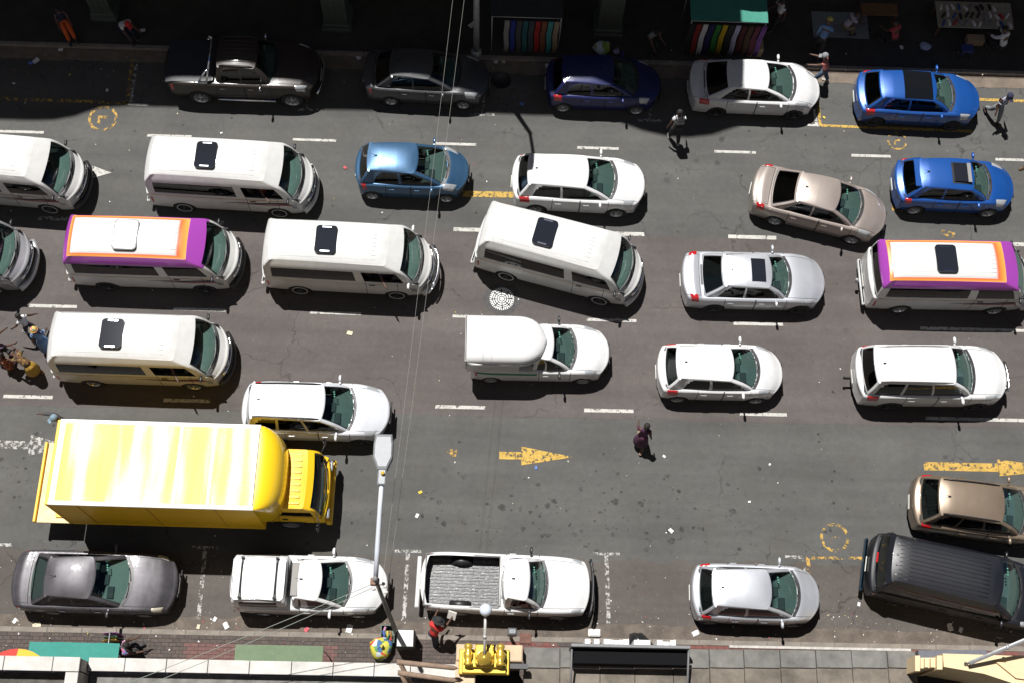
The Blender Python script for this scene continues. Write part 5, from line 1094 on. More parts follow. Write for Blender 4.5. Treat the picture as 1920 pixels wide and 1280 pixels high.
# ---- yellow box truck
YEL = mat('yellow_paint', (.76, .46, .008), .5, 0, .15, noise=.06, nscale=3)
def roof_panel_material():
    m = bpy.data.materials.new('glare_streaked_yellow_roof'); m.use_nodes = True; n, l = nodes(m); b = n['Principled BSDF']; b.inputs['Roughness'].default_value = .5
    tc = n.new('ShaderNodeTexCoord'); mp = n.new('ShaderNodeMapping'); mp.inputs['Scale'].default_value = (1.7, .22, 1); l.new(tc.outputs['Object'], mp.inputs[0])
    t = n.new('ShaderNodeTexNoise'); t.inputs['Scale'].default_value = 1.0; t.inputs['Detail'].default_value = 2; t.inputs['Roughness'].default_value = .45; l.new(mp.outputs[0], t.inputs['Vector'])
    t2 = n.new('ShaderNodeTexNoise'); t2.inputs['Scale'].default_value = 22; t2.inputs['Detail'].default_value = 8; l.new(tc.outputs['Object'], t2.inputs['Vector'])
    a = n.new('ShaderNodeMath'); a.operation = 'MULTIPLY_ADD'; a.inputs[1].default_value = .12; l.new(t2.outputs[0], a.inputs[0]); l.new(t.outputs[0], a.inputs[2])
    r = ramp(n, [(.40, (.66, .40, .02)), (.51, (.70, .47, .06)), (.60, (.75, .62, .28)), (.69, (.78, .74, .60))]); l.new(a.outputs[0], r.inputs[0]); l.new(r.outputs[0], b.inputs['Base Color']); return m  # pale stops put the sun's white glare bands into the roof colour
tx0, ty0 = -9.10, 9.30
o = thing('box_truck', 'yellow box truck with white glare streaks coloured into its roof panels and a lowered tail lift', 'truck', (tx0, ty0, 0), rad(-.4))
hwT, x0, x1, zb_, zt_ = 1.225, -2.82, 2.80, .92, 3.28
m = MB(); m.box(((x0+x1)/2, 0, (zb_+zt_)/2-.01), (x1-x0, 2*hwT-.02, zt_-zb_-.02)); body = m.build('cargo_box', YEL, o)
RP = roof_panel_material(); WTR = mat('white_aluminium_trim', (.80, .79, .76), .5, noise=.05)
xs_ = [x0+.14, x0+.86, x0+2.16, x0+3.42, x0+4.36, x1-.06]
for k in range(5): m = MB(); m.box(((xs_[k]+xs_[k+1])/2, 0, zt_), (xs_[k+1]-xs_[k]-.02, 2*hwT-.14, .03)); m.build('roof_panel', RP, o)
for k, x in enumerate(xs_): m = MB(); m.box((x if k else x-.06, 0, zt_+.012), (.16 if k == 0 else .085, 2*hwT-.1, .036), bev=.01); m.build('roof_batten', WTR, o)
for sd in (1, -1): m = MB(); m.box(((x0+x1)/2, sd*(hwT-.05), zt_+.004), (x1-x0+.02, .12, .06), bev=.015); m.build('roof_rail', WTR, o)
for sd in (1, -1): m = MB(); m.box(((x0+x1)/2, sd*(hwT-.012), zb_+.06), (x1-x0, .04, .12), bev=.01); m.build('lower_rail', YEL, o)
for k in range(3):
    m = MB(); m.box((x0+.75+k*1.9, -hwT+.001, 2.1), (.03, .012, 2.2)); m.build('side_joint', mat('yellow_joint', (.5, .30, .01), .5), o)
G = []
for i in range(13):
    be = math.pi/2*i/12*1.0; row = []
    for j in range(25):
        al = -math.pi/2+math.pi*j/24; cx = max(0, math.cos(al))**.62; z = 1.95+(zt_-1.95)*math.cos(be)**.55 if i < 12 else 1.95; f = math.sin(be)**.8
        row.append((x1+.0+.74*cx*f, hwT*.995*math.copysign(abs(math.sin(al))**.7, al), z))
    G.append(row)
G2 = [[(x1+.66*max(0, math.cos(a))**.62, hwT*.98*math.copysign(abs(math.sin(a))**.7, a), 1.72) for a in np.linspace(-math.pi/2, math.pi/2, 25)]]
m = MB(); m.grid(G+G2); m.build('wind_dome', mat('glossy_yellow', (.80, .52, .012), .22, 0, 1.0), o)
m = MB(); m.box((0, .42, .68), (5.9, .14, .22)); m.box((0, -.42, .68), (5.9, .14, .22)); m.box((.2, 0, .74), (5.0, 2.1, .08)); m.build('chassis', UNDER, o)
for xx, dbl in ((-1.55, True), (3.46, False)):
    for sd in (1, -1): wheel(o, .40, .34 if dbl else .22, xx, sd*.88, .40, 'steel', 6)
m = MB(); m.box((x0-.06, 0, 2.08), (.10, 2*hwT, 2.36), bev=.02); m.build('rear_door', YEL, o)
CREAM = mat('worn_tail_lift_plate', (.62, .50, .28), .6, noise=.25, nscale=6)
m = MB(); m.box((x0-.62, -.0, .86), (1.0, 2.42, .07), bev=.01); m.build('tail_lift', CREAM, o)
m = MB(); m.box((x0-1.14, 0, .92), (.07, 2.42, .16), bev=.01); m.build('tail_lift_edge', YEL, o)
m = MB(); m.box((x0-.35, -.9, .92), (.4, .30, .06), bev=.01); m.build('tail_lift_hinge', YEL, o)
b = Body(1.62, 1.96, 1.0, .3, .40, .62, ((0, 1.36), (.6, 1.36), (1, 1.22)), kf=.10, kr=.02, tf=.02, tr=0, crown=.02, shf=.975, er=.07, levels=((.01, .985, .935, 1.36), (.02, .86, .905, 1.95), (.03, .70, .88, 2.14)), tl=[0, .75, 1], bf=.12, br=.02, rc=.08, rcrown=.08, mid=.01, ga=.4)
xo = 3.74; b.xr, b.xf = xo-.81, xo+.81; b.shx = [b.X(f) for f in (0, .6, 1)]
CG = b.cabin(((.12, .92),), (.08, .62), (.05, .86), (.25, .8), .0)
b.zlow = lambda x: np.full_like(np.asarray(x, float), b.sill)+np.where(np.abs(np.asarray(x, float)-3.46) < .46, .28, 0)
LG = b.lower(((xo-.55, xo+.5),))
cabo = quads('cab', CG['pillars']+LG['body'], YEL, o); quads('cab_roof', CG['roof'], YEL, o); quads('windscreen', CG['windscreen'], [W_GLASS, TRIM], o)
if 'ledge' in LG: quads('cowl', LG['ledge'], TRIM, o)
for k in CG:
    if k.startswith('side_w'): quads('side_window', CG[k], D_GLASS, o)
for sd in (1, -1):
    d = quads('door', LG['door0_%d' % sd], YEL, o); m = MB(); m.box((xo-.35, sd*.985, 1.2), (.16, .03, .07), bev=.01); m.build('door_handle', TRIM, d)
m = MB(); m.box((xo, 0, 1.0), (1.5, 1.7, .06)); m.box((xo+.55, 0, 1.33), (.35, 1.7, .16), bev=.05); m.build('dashboard', CAB_DARK, o)
for sd in (1, -1): seat(o, xo-.25, sd*.5, 1.0, SEATM)
for k in range(9): m = MB(); y = -.72+.18*k; m.box((xo-.24, y, b.roofz(xo-.24, abs(y))+.004), (.78, .075, .012), bev=.005); m.build('roof_rib', YEL, o)
for sd in (1, -1):
    m = MB(); m.tube([(xo+.62, sd*.93, 1.75), (xo+.72, sd*1.22, 1.72), (xo+.70, sd*1.28, 1.60)], .016, 6); m.box((xo+.66, sd*1.30, 1.55), (.07, .17, .34), bev=.03); m.build('door_mirror', TRIM, o)
m = MB(); m.tube([(xo+.80-.12*(abs(y)/.9)**2, y, 1.40) for y in np.linspace(-.7, -.1, 5)], .014, 5); m.tube([(xo+.80-.12*(abs(y)/.9)**2, y, 1.40) for y in np.linspace(.0, .65, 5)], .014, 5); m.build('wiper', TRIM, o)
for sd in (1, -1): m = MB(); m.box((b.xf+.03, sd*.72, 1.0), (.12, .3, .2), bev=.04); m.build('headlight', HLAMP, o)
m = MB(); m.box((b.xf+.06, 0, .66), (.18, 1.94, .26), bev=.05); m.build('front_bumper', YEL, o)
# ------------------------------------------------------------------ people
SKIN = mat('brown_skin', (.085, .042, .026), .55, noise=.12); HAIRM = mat('black_hair', (.012, .010, .009), .8); EYEW = mat('eye_white', (.6, .58, .55), .3)
SKINNED = []
def skin(name, V, E, Rr, m, parent, roots=(0,), sub=1):
    me = bpy.data.meshes.new(name); me.from_pydata([tuple(p) for p in V], E, []); me.materials.append(m)
    o = bpy.data.objects.new(name, me); C.objects.link(o); o.parent = parent
    k = o.modifiers.new('Skin', 'SKIN'); k.use_smooth_shade = True; k.branch_smoothing = .6
    if sub: s = o.modifiers.new('Sub', 'SUBSURF'); s.levels = sub; s.render_levels = sub
    for i, r in enumerate(Rr): me.skin_vertices[0].data[i].radius = r if isinstance(r, tuple) else (r, r)
    for i in roots: me.skin_vertices[0].data[i].use_root = True
    SKINNED.append(o); return o
def person(label, pos, face, shirt, trousers, lean=4, side=0, legs=((18, 6), (-16, 18)), arms=((-18, 10, 20), (20, 10, 25)), h=1.70, hat=None, hair=True, shoes=(.03, .03, .032), skirt=None, hip=None, sleeve=.62, group=None, head_dip=10, z0=0.0, stripes=False, twist=0):
    """arms / legs: left then right; arm = (swing forward, spread out, elbow bend), leg = (thigh swing, knee bend), in degrees"""
    t = thing('person', label, 'person', (pos[0], pos[1], z0), rad(face), group); k = h/1.70
    def rot(v, ax, d): return Matrix.Rotation(rad(d), 3, ax) @ Vector(v)
    hipz = (hip if hip else .93*k)
    pel = Vector((0, 0, hipz)); up = rot(rot((0, 0, 1), 'Y', lean), 'X', side); fw = rot(rot((1, 0, 0), 'Y', lean), 'X', side); lf = Vector((0, 1, 0))
    waist = pel+up*.14*k; chest = pel+up*.36*k; neck = pel+up*.53*k; hd = rot(up, 'Y', head_dip*.6); head0 = neck+hd*.075*k+fw*.015; head1 = neck+hd*.145*k+fw*.025; head2 = neck+hd*.225*k+fw*.008
    V = [pel, waist, chest, neck, head0, head1, head2]; Rr = [(.125*k, .10*k), (.115*k, .09*k), (.14*k, .10*k), .060*k, .086*k, .110*k, .100*k]; E = [(0, 1), (1, 2), (2, 3), (3, 4), (4, 5), (5, 6)]
    hf = rot(fw, 'Y', head_dip); V.append(head0+hf*.112*k+hd*.03); Rr.append(.016); E.append((5, 7))
    for sd in (1, -1): V.append(head1+lf*sd*.108*k-hd*.01); Rr.append(.016); E.append((5, len(V)-1))
    roots = [0]; SH = []; LG = []
    for i, sd in enumerate((1, -1)):
        sw, out, el = arms[i]; sh = neck-up*.075*k+lf*sd*.165*k
        d = rot(rot((0, 0, -1), 'Y', -sw), 'X', sd*out); el_p = sh+d*.275*k; d2 = rot(d, rot((0, 1, 0), 'X', sd*out*.3), -el); wr = el_p+d2*.235*k; pm = wr+d2*.075*k
        b = len(V); V += [sh, el_p, wr, pm]; Rr += [.058*k, .042*k, .028*k, (.034*k, .020*k)]; E += [(2, b), (b, b+1), (b+1, b+2), (b+2, b+3)]
        SH.append((sh, sh+(el_p-sh)*min(1, sleeve/.5), el_p, wr, d2))
        ac = d2.cross(Vector((0, 1, 0))); ac = (ac if ac.length > .2 else Vector((1, 0, 0))).normalized(); nb2 = d2.cross(ac).normalized()
        for f, (o_, L) in enumerate(((-.026, .066), (-.009, .077), (.009, .073), (.026, .058))):
            r0 = pm-d2*.01+ac*o_*k; j = r0+d2*L*.55*k; e = j+(d2*.75+nb2*sd*.6)*L*.5*k; b2 = len(V); V += [r0, j, e]; Rr += [.0095, .009, .0075]; E += [(b2, b2+1), (b2+1, b2+2)]; roots.append(b2)
        r0 = wr+d2*.02-ac*.018*k; j = r0+(d2*.6-ac*.8)*.042*k; e = j+(d2*.9-ac*.2)*.034*k; b2 = len(V); V += [r0, j, e]; Rr += [.012, .011, .009]; E += [(b2, b2+1), (b2+1, b2+2)]; roots.append(b2)
    feet = []
    for i, sd in enumerate((1, -1)):
        sw, kn = legs[i]; hp = pel+Vector((0, sd*.088*k, -.05)); d = rot((0, 0, -1), 'Y', -sw); d = rot(d, 'X', sd*3); kp = hp+d*.405*k; d2 = rot(d, 'Y', kn); ap = kp+d2*.385*k
        b = len(V); V += [hp, kp, ap, ap+Vector((.03, 0, -.035))]; Rr += [.085*k, .058*k, .036*k, .036*k]; E += [(0, b), (b, b+1), (b+1, b+2), (b+2, b+3)]
        LG.append((hp, kp, ap)); feet.append((ap, d2))
    lo = min(a.z for a, _ in feet)-.075
    if hip is None or True:
        dz = -lo
        for v in V: v.z += dz
        for a in SH: 
            pass
    mv = Vector((0, 0, dz)); 
    ids = {id(v) for v in V}
    def M(p): return p if id(p) in ids else p+mv
    pel, waist, chest, neck, head0, head1, head2 = V[:7]
    skin('body', V, E, Rr, SKIN, t, roots)
    # shirt, open at neck and cuffs
    SV = [pel+up*.0, waist, chest, neck-up*.085*k, neck+up*.0]; SR = [(.158*k, .128*k), (.150*k, .124*k), (.172*k, .132*k), (.165*k, .118*k), .082*k]; SE = [(0, 1), (1, 2), (2, 3), (3, 4)]
    for sh, se, el_p, wr, d2 in SH:
        b = len(SV); SV += [M(sh)-up*.0, M(sh)+(M(el_p)-M(sh))*.5]; SR += [.088*k, .074*k]; SE += [(3, b), (b, b+1)]
        if sleeve > .7: SV += [M(el_p), M(el_p)+(M(wr)-M(el_p))*.85]; SR += [.064*k, .050*k]; SE += [(b+1, b+2), (b+2, b+3)]
    skin('shirt', SV, SE, SR, shirt, t)
    if trousers:
        TV = [pel+up*.06, pel]; TR = [(.150*k, .120*k), (.162*k, .130*k)]; TE = [(0, 1)]
        for hp, kp, ap in LG: b = len(TV); TV += [M(hp), M(kp), M(ap)+Vector((0, 0, .03))]; TR += [.114*k, .086*k, .066*k]; TE += [(1, b), (b, b+1), (b+1, b+2)]
        skin('trousers', TV, TE, TR, trousers, t)
    if skirt:
        q = MB(); dn = (V[0]-waist).normalized(); kk = (M(LG[0][1])+M(LG[1][1]))/2; P = [waist, pel, pel.lerp(kk, .5), kk, kk+(kk-pel)*.35]; q.tube(P, [.12*k, .165*k, .20*k, .23*k, .25*k], 14); q.build('skirt', skirt, t)
    SHM = mat('shoe_%02d' % int(shoes[0]*100), shoes, .6)
    for (ap, d2), sd in zip(feet, (1, -1)):
        p = M(ap); q = MB(); q.box((p.x+.065, p.y+sd*.008, p.z-.035), (.265*k, .095*k, .085), bev=.03, rz=sd*.12); q.build('shoe', SHM, t)
    q = MB(); e = hf.normalized()
    for sd in (1, -1): c = head1+e*.094*k+lf*sd*.036*k; q.lathe([(.001, -.011), (.011, 0), (.001, .011)], c, 'Z', 6)
    q.build('eyes', EYEW, t)
    hz = (head1+head2)/2-e*.008
    def cap(name, m, r, low, brim=None, bill=False):
        q = MB(); G = []
        for i in range(6):
            a = i/5*math.pi*low; G.append([tuple(hz+hd*(r*1.06*math.cos(a))+(e*math.cos(b)*1.08+lf*math.sin(b))*(r*math.sin(a)+.001)) for b in np.linspace(0, 2*math.pi, 15)[:-1]])
        q.grid(G, closed=True)
        if brim: q.grid([[tuple(hz+hd*dz_+(e*math.cos(b)*1.1+lf*math.sin(b))*rr) for b in np.linspace(0, 2*math.pi, 19)[:-1]] for rr, dz_ in ((r*.98, .005), (brim, -.012), (brim, -.02), (r*.97, -.006))], closed=True)
        if bill: q.box(tuple(hz+e*(r+.045)+hd*.0), (.11, .15, .02), ry=rad(lean+head_dip), bev=.008)
        return q.build(name, m, t)
    if hair: cap('hair', HAIRM, .102*k, .52)
    if hat: cap('hat', hat[0], .113*k, .5, brim=hat[1], bill=hat[1] is None)
    return t, (V, hf, up, lf, SH, mv)
def cloth(name, col): return mat(name, col, .85, noise=.14, nscale=14)
def striped(name, c0, c1, sc=24, ax='Z'):
    m = bpy.data.materials.new(name); m.use_nodes = True; n, l = nodes(m); b = n['Principled BSDF']; b.inputs['Roughness'].default_value = .85
    tc = n.new('ShaderNodeTexCoord'); w = n.new('ShaderNodeTexWave'); w.bands_direction = ax; w.inputs['Scale'].default_value = sc/6.3; l.new(tc.outputs['Object'], w.inputs[0]); r = ramp(n, [(.45, c0), (.55, c1)]); l.new(w.outputs[0], r.inputs[0]); l.new(r.outputs[0], b.inputs['Base Color']); return m
def patterned(name, cols, sc=16):
    m = bpy.data.materials.new(name); m.use_nodes = True; n, l = nodes(m); b = n['Principled BSDF']; b.inputs['Roughness'].default_value = .85
    tc = n.new('ShaderNodeTexCoord'); w = n.new('ShaderNodeTexVoronoi'); w.inputs['Scale'].default_value = sc; l.new(tc.outputs['Object'], w.inputs[0]); s = n.new('ShaderNodeSeparateColor'); l.new(w.outputs['Color'], s.inputs[0]); r = ramp(n, [(i/len(cols), c) for i, c in enumerate(cols)], 'CONSTANT'); l.new(s.outputs[0], r.inputs[0]); l.new(r.outputs[0], b.inputs['Base Color']); return m
WSH = cloth('white_cotton', (.62, .63, .66)); NAVYC = cloth('navy_cotton', (.018, .022, .05)); DENIM = cloth('blue_denim', (.07, .11, .17)); BLKC = cloth('black_cotton', (.018, .018, .02)); REDC = cloth('red_cotton', (.50, .03, .03)); GREYC = cloth('grey_cotton', (.20, .21, .22)); PINKC = cloth('salmon_cotton', (.48, .15, .14)); BLUEC = cloth('blue_cotton', (.12, .22, .42)); ORC = cloth('orange_workwear', (.55, .09, .015)); YELC = cloth('mustard_cotton', (.36, .22, .03)); KHK = cloth('khaki_cotton', (.19, .15, .09)); PURC = patterned('purple_print', [(.06, .02, .06), (.10, .02, .04), (.03, .015, .05)], 22)
STRN = striped('navy_white_stripes', (.55, .57, .62), (.03, .05, .14), 95, 'Z')
at0 = lambda px, py: U(px, py)[:2]
def at(px, py, z): return U(px, py, z)[:2]
person('person in a dark purple dress walking alone across the open lane', at0(1199, 832), 70, PURC, None, skirt=PURC, legs=((18, 5), (-14, 20)), arms=((10, 14, 60), (-8, 12, 15)), lean=8, h=1.64, shoes=(.25, .16, .12))
t, D = person('person in a red shirt and wide black hat standing at the open pickup bed', at0(814, 1197), 62, REDC, NAVYC, lean=24, legs=((10, 6), (-12, 4)), arms=((38, 6, 70), (32, 12, 75)), hat=(BLKC, .20), h=1.72, shoes=(.04, .04, .045), head_dip=26)
V_, hf_, up_, lf_, SH_, mv_ = D
hand = SH_[1][3]+mv_+SH_[1][4]*.1; q = MB(); q.box(tuple(hand+Vector((.04, .03, .02))), (.03, .24, .30), ry=.6, rz=.2); tag(q.build('clipboard', mat('white_card', (.7, .68, .64), .7)), 'white card held by the person in the red shirt', 'card'); cb = bpy.data.objects['clipboard']; cb.matrix_world = Matrix.Translation(t.location) @ Matrix.Rotation(t.rotation_euler.z, 4, 'Z')
person('person in a navy striped shirt and cap walking ahead of the parked blue hatchback', at0(1858, 222), -75, STRN, GREYC, legs=((20, 4), (-18, 24)), arms=((-16, 14, 12), (18, 14, 16)), hat=(NAVYC, None), lean=6, shoes=(.05, .03, .025))
person('person in a salmon shirt and jeans stepping off the kerb with an arm held out', at0(1536, 155), 165, PINKC, DENIM, legs=((24, 8), (-14, 10)), arms=((62, 10, 15), (50, 18, 25)), hat=(GREYC, None), lean=14, shoes=(.45, .43, .38))
t, D = person('person in a white shirt with a black backpack standing at the shadow edge', at0(1262, 262), 95, WSH, BLKC, legs=((8, 4), (-12, 10)), arms=((-12, 16, 20), (10, 12, 25)), lean=5, shoes=(.3, .3, .3))
V_ = D[0]; q = MB(); q.box((V_[2].x-.20, 0, V_[2].z-.04), (.17, .30, .44), bev=.06); q.box((V_[2].x-.29, 0, V_[2].z-.10), (.07, .22, .22), bev=.03); bp_ = q.build('backpack', BLKC); q = MB()
for sd in (1, -1): q.tube([(V_[2].x-.12, sd*.11, V_[2].z+.16), (V_[2].x+.02, sd*.12, V_[2].z+.20), (V_[2].x+.13, sd*.12, V_[2].z+.05), (V_[2].x+.02, sd*.16, V_[2].z-.16)], .018, 5)
q.build('strap', BLKC, bp_); bp_.location = t.location; bp_.rotation_euler = t.rotation_euler; tag(bp_, 'black backpack on the person in the white shirt at the shadow edge', 'backpack')
person('person in dark clothes cut off by the right edge beside the white lane dash', at0(1930, 305), 200, BLKC, KHK, legs=((24, 4), (-20, 20)), shoes=(.12, .07, .04))
person('child in a white shirt at the head of the group crossing behind the minibus', at0(64, 625), 150, WSH, NAVYC, h=1.45, arms=((20, 30, 20), (-20, 40, 20)), shoes=(.3, .3, .3))
person('person in a bright head wrap and blue dress at the minibus tail', at0(93, 655), 110, BLUEC, None, skirt=BLUEC, hat=(patterned('bright_head_wrap', [(.62, .45, .05), (.6, .12, .16), (.55, .5, .2), (.12, .3, .12)], 30), .125), hair=False, h=1.58, legs=((12, 4), (-16, 22)), shoes=(.5, .5, .48))
person('person in a lilac shirt cut off by the left edge, arm reaching to the child', at0(14, 672), 40, cloth('lilac_cotton', (.40, .36, .55)), BLKC, arms=((40, 25, 20), (30, 10, 40)), lean=14, legs=((16, 6), (-12, 12)))
person('person with a yellow skirt bending low at the rear of the minibus', at0(72, 702), 150, patterned('brown_print', [(.20, .12, .03), (.03, .02, .015), (.12, .05, .02)], 24), None, skirt=YELC, lean=66, legs=((20, 26), (4, 18)), arms=((60, 8, 40), (45, 10, 30)), h=1.62, shoes=(.28, .08, .03))
person('small child in a red print dress beside the bending person', at0(22, 690), 60, patterned('red_print', [(.30, .03, .02), (.05, .03, .03), (.35, .15, .05)], 26), None, skirt=patterned('red_print_skirt', [(.30, .03, .02), (.05, .03, .03), (.35, .15, .05)], 26), h=1.15)
hx_, hy_ = at(108, 778, 1.62); person('person in a blue grey cap with an arm stretched out behind the yellow truck', (hx_, hy_), 215, cloth('dark_overall', (.05, .05, .055)), NAVYC, arms=((20, 10, 30), (40, 62, 18)), sleeve=.8, hat=(cloth('blue_grey_cap', (.16, .24, .30)), None), h=1.72, lean=8)
FZ = .12
def seated(label, px, py, face, shirt, trousers, **k):
    a = dict(lean=22, legs=((82, 86), (76, 80)), arms=((35, 8, 40), (40, 8, 35)), z0=FZ); a.update(k)
    return person(label, at(px, py, FZ), face, shirt, trousers, **a)
seated('person in orange work trousers sitting on the far pavement', 128, 58, -62, NAVYC, ORC, legs=((64, 40), (60, 36)), lean=8)
seated('person in a white shirt and red cap crouching by the far kerb', 236, 66, -40, WSH, NAVYC, hat=(REDC, None), lean=42)
person('person in a blue shirt and yellow cap beside the ground sheet', at(1530, 100, FZ), 70, BLUEC, BLKC, lean=26, hat=(cloth('yellow_cap', (.5, .42, .10)), None), z0=FZ, sleeve=.8)
seated('person in a striped pale shirt sitting on the grey ground sheet', 1575, 68, 20, striped('pale_stripes', (.50, .46, .55), (.22, .2, .28), 80, 'Z'), KHK, lean=30)
seated('person in a red shirt sitting at the brown bench on the far pavement', 1668, 92, 120, cloth('dull_red', (.36, .05, .05)), BLKC)
seated('person in a white and blue top sitting at the shoe table', 1868, 105, 120, WSH, BLKC, sleeve=.8)
person('person in a white shirt standing beside the green awning', at(1452, 52, FZ), 200, WSH, BLKC, z0=FZ)
seated('person in grey clothes sitting between the two cloth stalls', 1215, 88, -60, GREYC, BLKC)
seated('person in a pink print top sitting beside the teal awning', 238, 1226, 20, patterned('pink_print', [(.5, .12, .22), (.55, .5, .5), (.1, .12, .3)], 24), BLKC, z0=.12)
def driver(label, vloc, ang, x, y, z0, shirt, arm, **k):
    c, s = math.cos(rad(ang)), math.sin(rad(ang)); return person(label, (vloc[0]+c*x-s*y, vloc[1]+s*x+c*y), ang, shirt, NAVYC, lean=-8, legs=((80, 70), (78, 66)), arms=((55, 4, 20), arm), z0=z0, **k)
driver('driver in a red shirt with an elbow out of the minibus under the brown pickup', (-8.39, 19.66), -1.9, 1.12, -.47, .44, cloth('brick_red', (.30, .05, .03)), (30, 80, 25))
driver('driver in a pale shirt leaning an arm out of the bull bar minibus', (-4.40, 16.82), -1.7, 1.12, -.47, .44, BLUEC, (20, 82, 20))
driver('driver in a brown shirt with an arm out of the minibus behind the yellow truck', (-10.56, 13.54), -.5, 1.12, -.47, .44, cloth('brown_shirt', (.12, .06, .035)), (25, 84, 15))
driver('driver in a grey checked shirt inside the steel blue hatchback', (-2.63, 20.24), -.8, .02, -.34, .18, GREYC, (45, 10, 30), h=1.6)
dg = bpy.context.evaluated_depsgraph_get()
for o in SKINNED:
    me = bpy.data.meshes.new_from_object(o.evaluated_get(dg)); o.modifiers.clear(); old = o.data; me.name = old.name; o.data = me; me.shade_smooth()
# ------------------------------------------------------------------ stalls and goods
def P(px, py, z=0.12): return U(px, py, z)
FABM = {}
def fab(c):
    if c not in FABM: FABM[c] = cloth('fabric_%d' % len(FABM), c)
    return FABM[c]
def stall(label, px0, px1, py0, py1, zt, colm, posts=True):
    (x0, y0, _), (x1, y1, _) = U(px0, py1, zt), U(px1, py0, zt); y0, y1 = min(y0, y1), max(y0, y1); t = thing('market_stall', label, 'market stall', ((x0+x1)/2, (y0+y1)/2, .12))
    W, D = x1-x0, y1-y0; q = MB(); q.grid([[(W*(i/10-.5), D*(j/4-.5), zt-.12+.03*math.sin(i*1.3)*math.sin(j*1.2)-.03*abs(i/5-1)) for j in range(5)] for i in range(11)]); q.build('awning', colm, t)
    for sx in (-1, 1):
        for sy in (-1, 1): q = MB(); q.tube([(sx*(W/2-.05), sy*(D/2-.05), 0), (sx*(W/2-.05), sy*(D/2-.05), zt-.17)], .02, 6); q.build('post', GALV, t)
    q = MB(); q.tube([(-W/2+.03, -D/2+.02, zt-.19), (W/2-.03, -D/2+.02, zt-.19)], .016, 6); q.build('rail', GALV, t); return t, x0, x1, y0
def hang(x, y, w, z0, z1, m, label, group, tilt=.0):
    G = [[(x+w*(i/6-.5)+.02*math.sin(j*1.7), y+.03*math.sin(i*2.2)+tilt*(1-j/5), z0+(z1-z0)*j/5) for j in range(6)] for i in range(7)]; q = MB(); q.grid(G); o = q.build('hanging_cloth', m); s = o.modifiers.new('s', 'SOLIDIFY'); s.thickness = .012; return tag(o, label, 'cloth', group)
t, x0, x1, y0 = stall('market stall with a dark green awning, right of the black one', 1296, 1436, -30, 38, 2.25, mat('dark_green_tarp', (.035, .20, .15), .8, noise=.15))
g = 'cloths hanging from the green awning stall'
for k, (nm, c) in enumerate((('black', (.012, .012, .014)), ('dark red', (.22, .02, .02)), ('white', (.55, .55, .6)), ('navy', (.02, .02, .10)), ('green', (.03, .20, .04)), ('yellow', (.50, .36, .02)), ('charcoal', (.03, .03, .035)), ('pale lilac', (.45, .45, .62)), ('maroon', (.08, .015, .02)), ('brown', (.07, .035, .02)), ('wine', (.10, .02, .04)), ('purple striped', (.14, .05, .22)))):
    hang(x0+.08+(x1-x0-.16)*k/11, y0-.02, .17, .30, 2.05, fab(c), '%s cloth hanging from the green awning stall' % nm, g, .0)
t, x0, x1, y0 = stall('market stall with a near black awning, left of the green one', 920, 1056, -30, 30, 2.25, mat('black_tarp', (.02, .026, .03), .8, noise=.15))
g = 'cloths hanging from the black awning stall'
for k, (nm, c) in enumerate((('black and white', (.25, .25, .25)), ('royal blue', (.02, .035, .25)), ('dark grey', (.06, .065, .07)), ('teal', (.02, .10, .12)), ('slate', (.05, .06, .08)), ('red', (.34, .02, .02)), ('rust', (.20, .07, .04)), ('turquoise', (.06, .26, .28)), ('sand', (.30, .24, .17)))):
    hang(x0+.55+(x1-x0-.75)*k/8, y0-.02, .17, .25, 2.05, fab(c), '%s cloth hanging from the black awning stall' % nm, g)
def simple(name, label, cat, q, m, loc, rz=0, group=None): o = q.build(name, m); o.location = loc; o.rotation_euler = (0, 0, rz); return tag(o, label, cat, group)
q = MB(); q.box((0, 0, .22), (.55, .42, .44), bev=.02); q.box((-.14, .0, .45), (.26, .40, .02)); q.box((.14, 0, .45), (.26, .40, .02)); simple('cardboard_box', 'brown cardboard box at the sunlit end of the green awning stall', 'box', q, mat('cardboard', (.30, .22, .14), .9, noise=.15), P(1412, 98))
# ground sheet, bench, shoe table
q = MB(); q.grid([[(-1.0+2.0*i/8, -.55+1.1*j/5, .012+.02*RNG.random()) for j in range(6)] for i in range(9)]); simple('ground_sheet', 'grey plastic sheet spread on the far pavement', 'sheet', q, mat('grey_sheet', (.16, .19, .21), .5, noise=.2), P(1575, 48))
bt = thing('bench', 'rough brown timber bench on the far pavement behind the red-shirted sitter', 'bench', P(1640, 36)); q = MB(); q.box((0, 0, .55), (1.3, .5, .05), bev=.01); q.build('seat', mat('bench_timber', (.14, .07, .03), .8, noise=.3), bt)
for sx in (-1, 1):
    for sy in (-1, 1): q = MB(); q.box((sx*.58, sy*.2, .27), (.06, .06, .52)); q.build('leg', MATS['bench_timber'], bt)
tt = thing('table', 'low pale table covered with shoes and goods at the right of the far pavement', 'table', P(1815, 48)); q = MB(); q.box((0, 0, .60), (2.7, 1.1, .04), bev=.01); q.build('table_top', mat('pale_board', (.26, .24, .20), .8, noise=.2), tt)
for sx in (-1, 1):
    for sy in (-1, 1): q = MB(); q.box((sx*1.25, sy*.48, .29), (.06, .06, .58)); q.build('leg', MATS['bench_timber'], tt)
r = random.Random(9); gc = [('white', (.6, .6, .62)), ('black', (.02, .02, .022)), ('red', (.35, .03, .03)), ('grey', (.2, .21, .23)), ('blue', (.04, .08, .25))]; sm = None
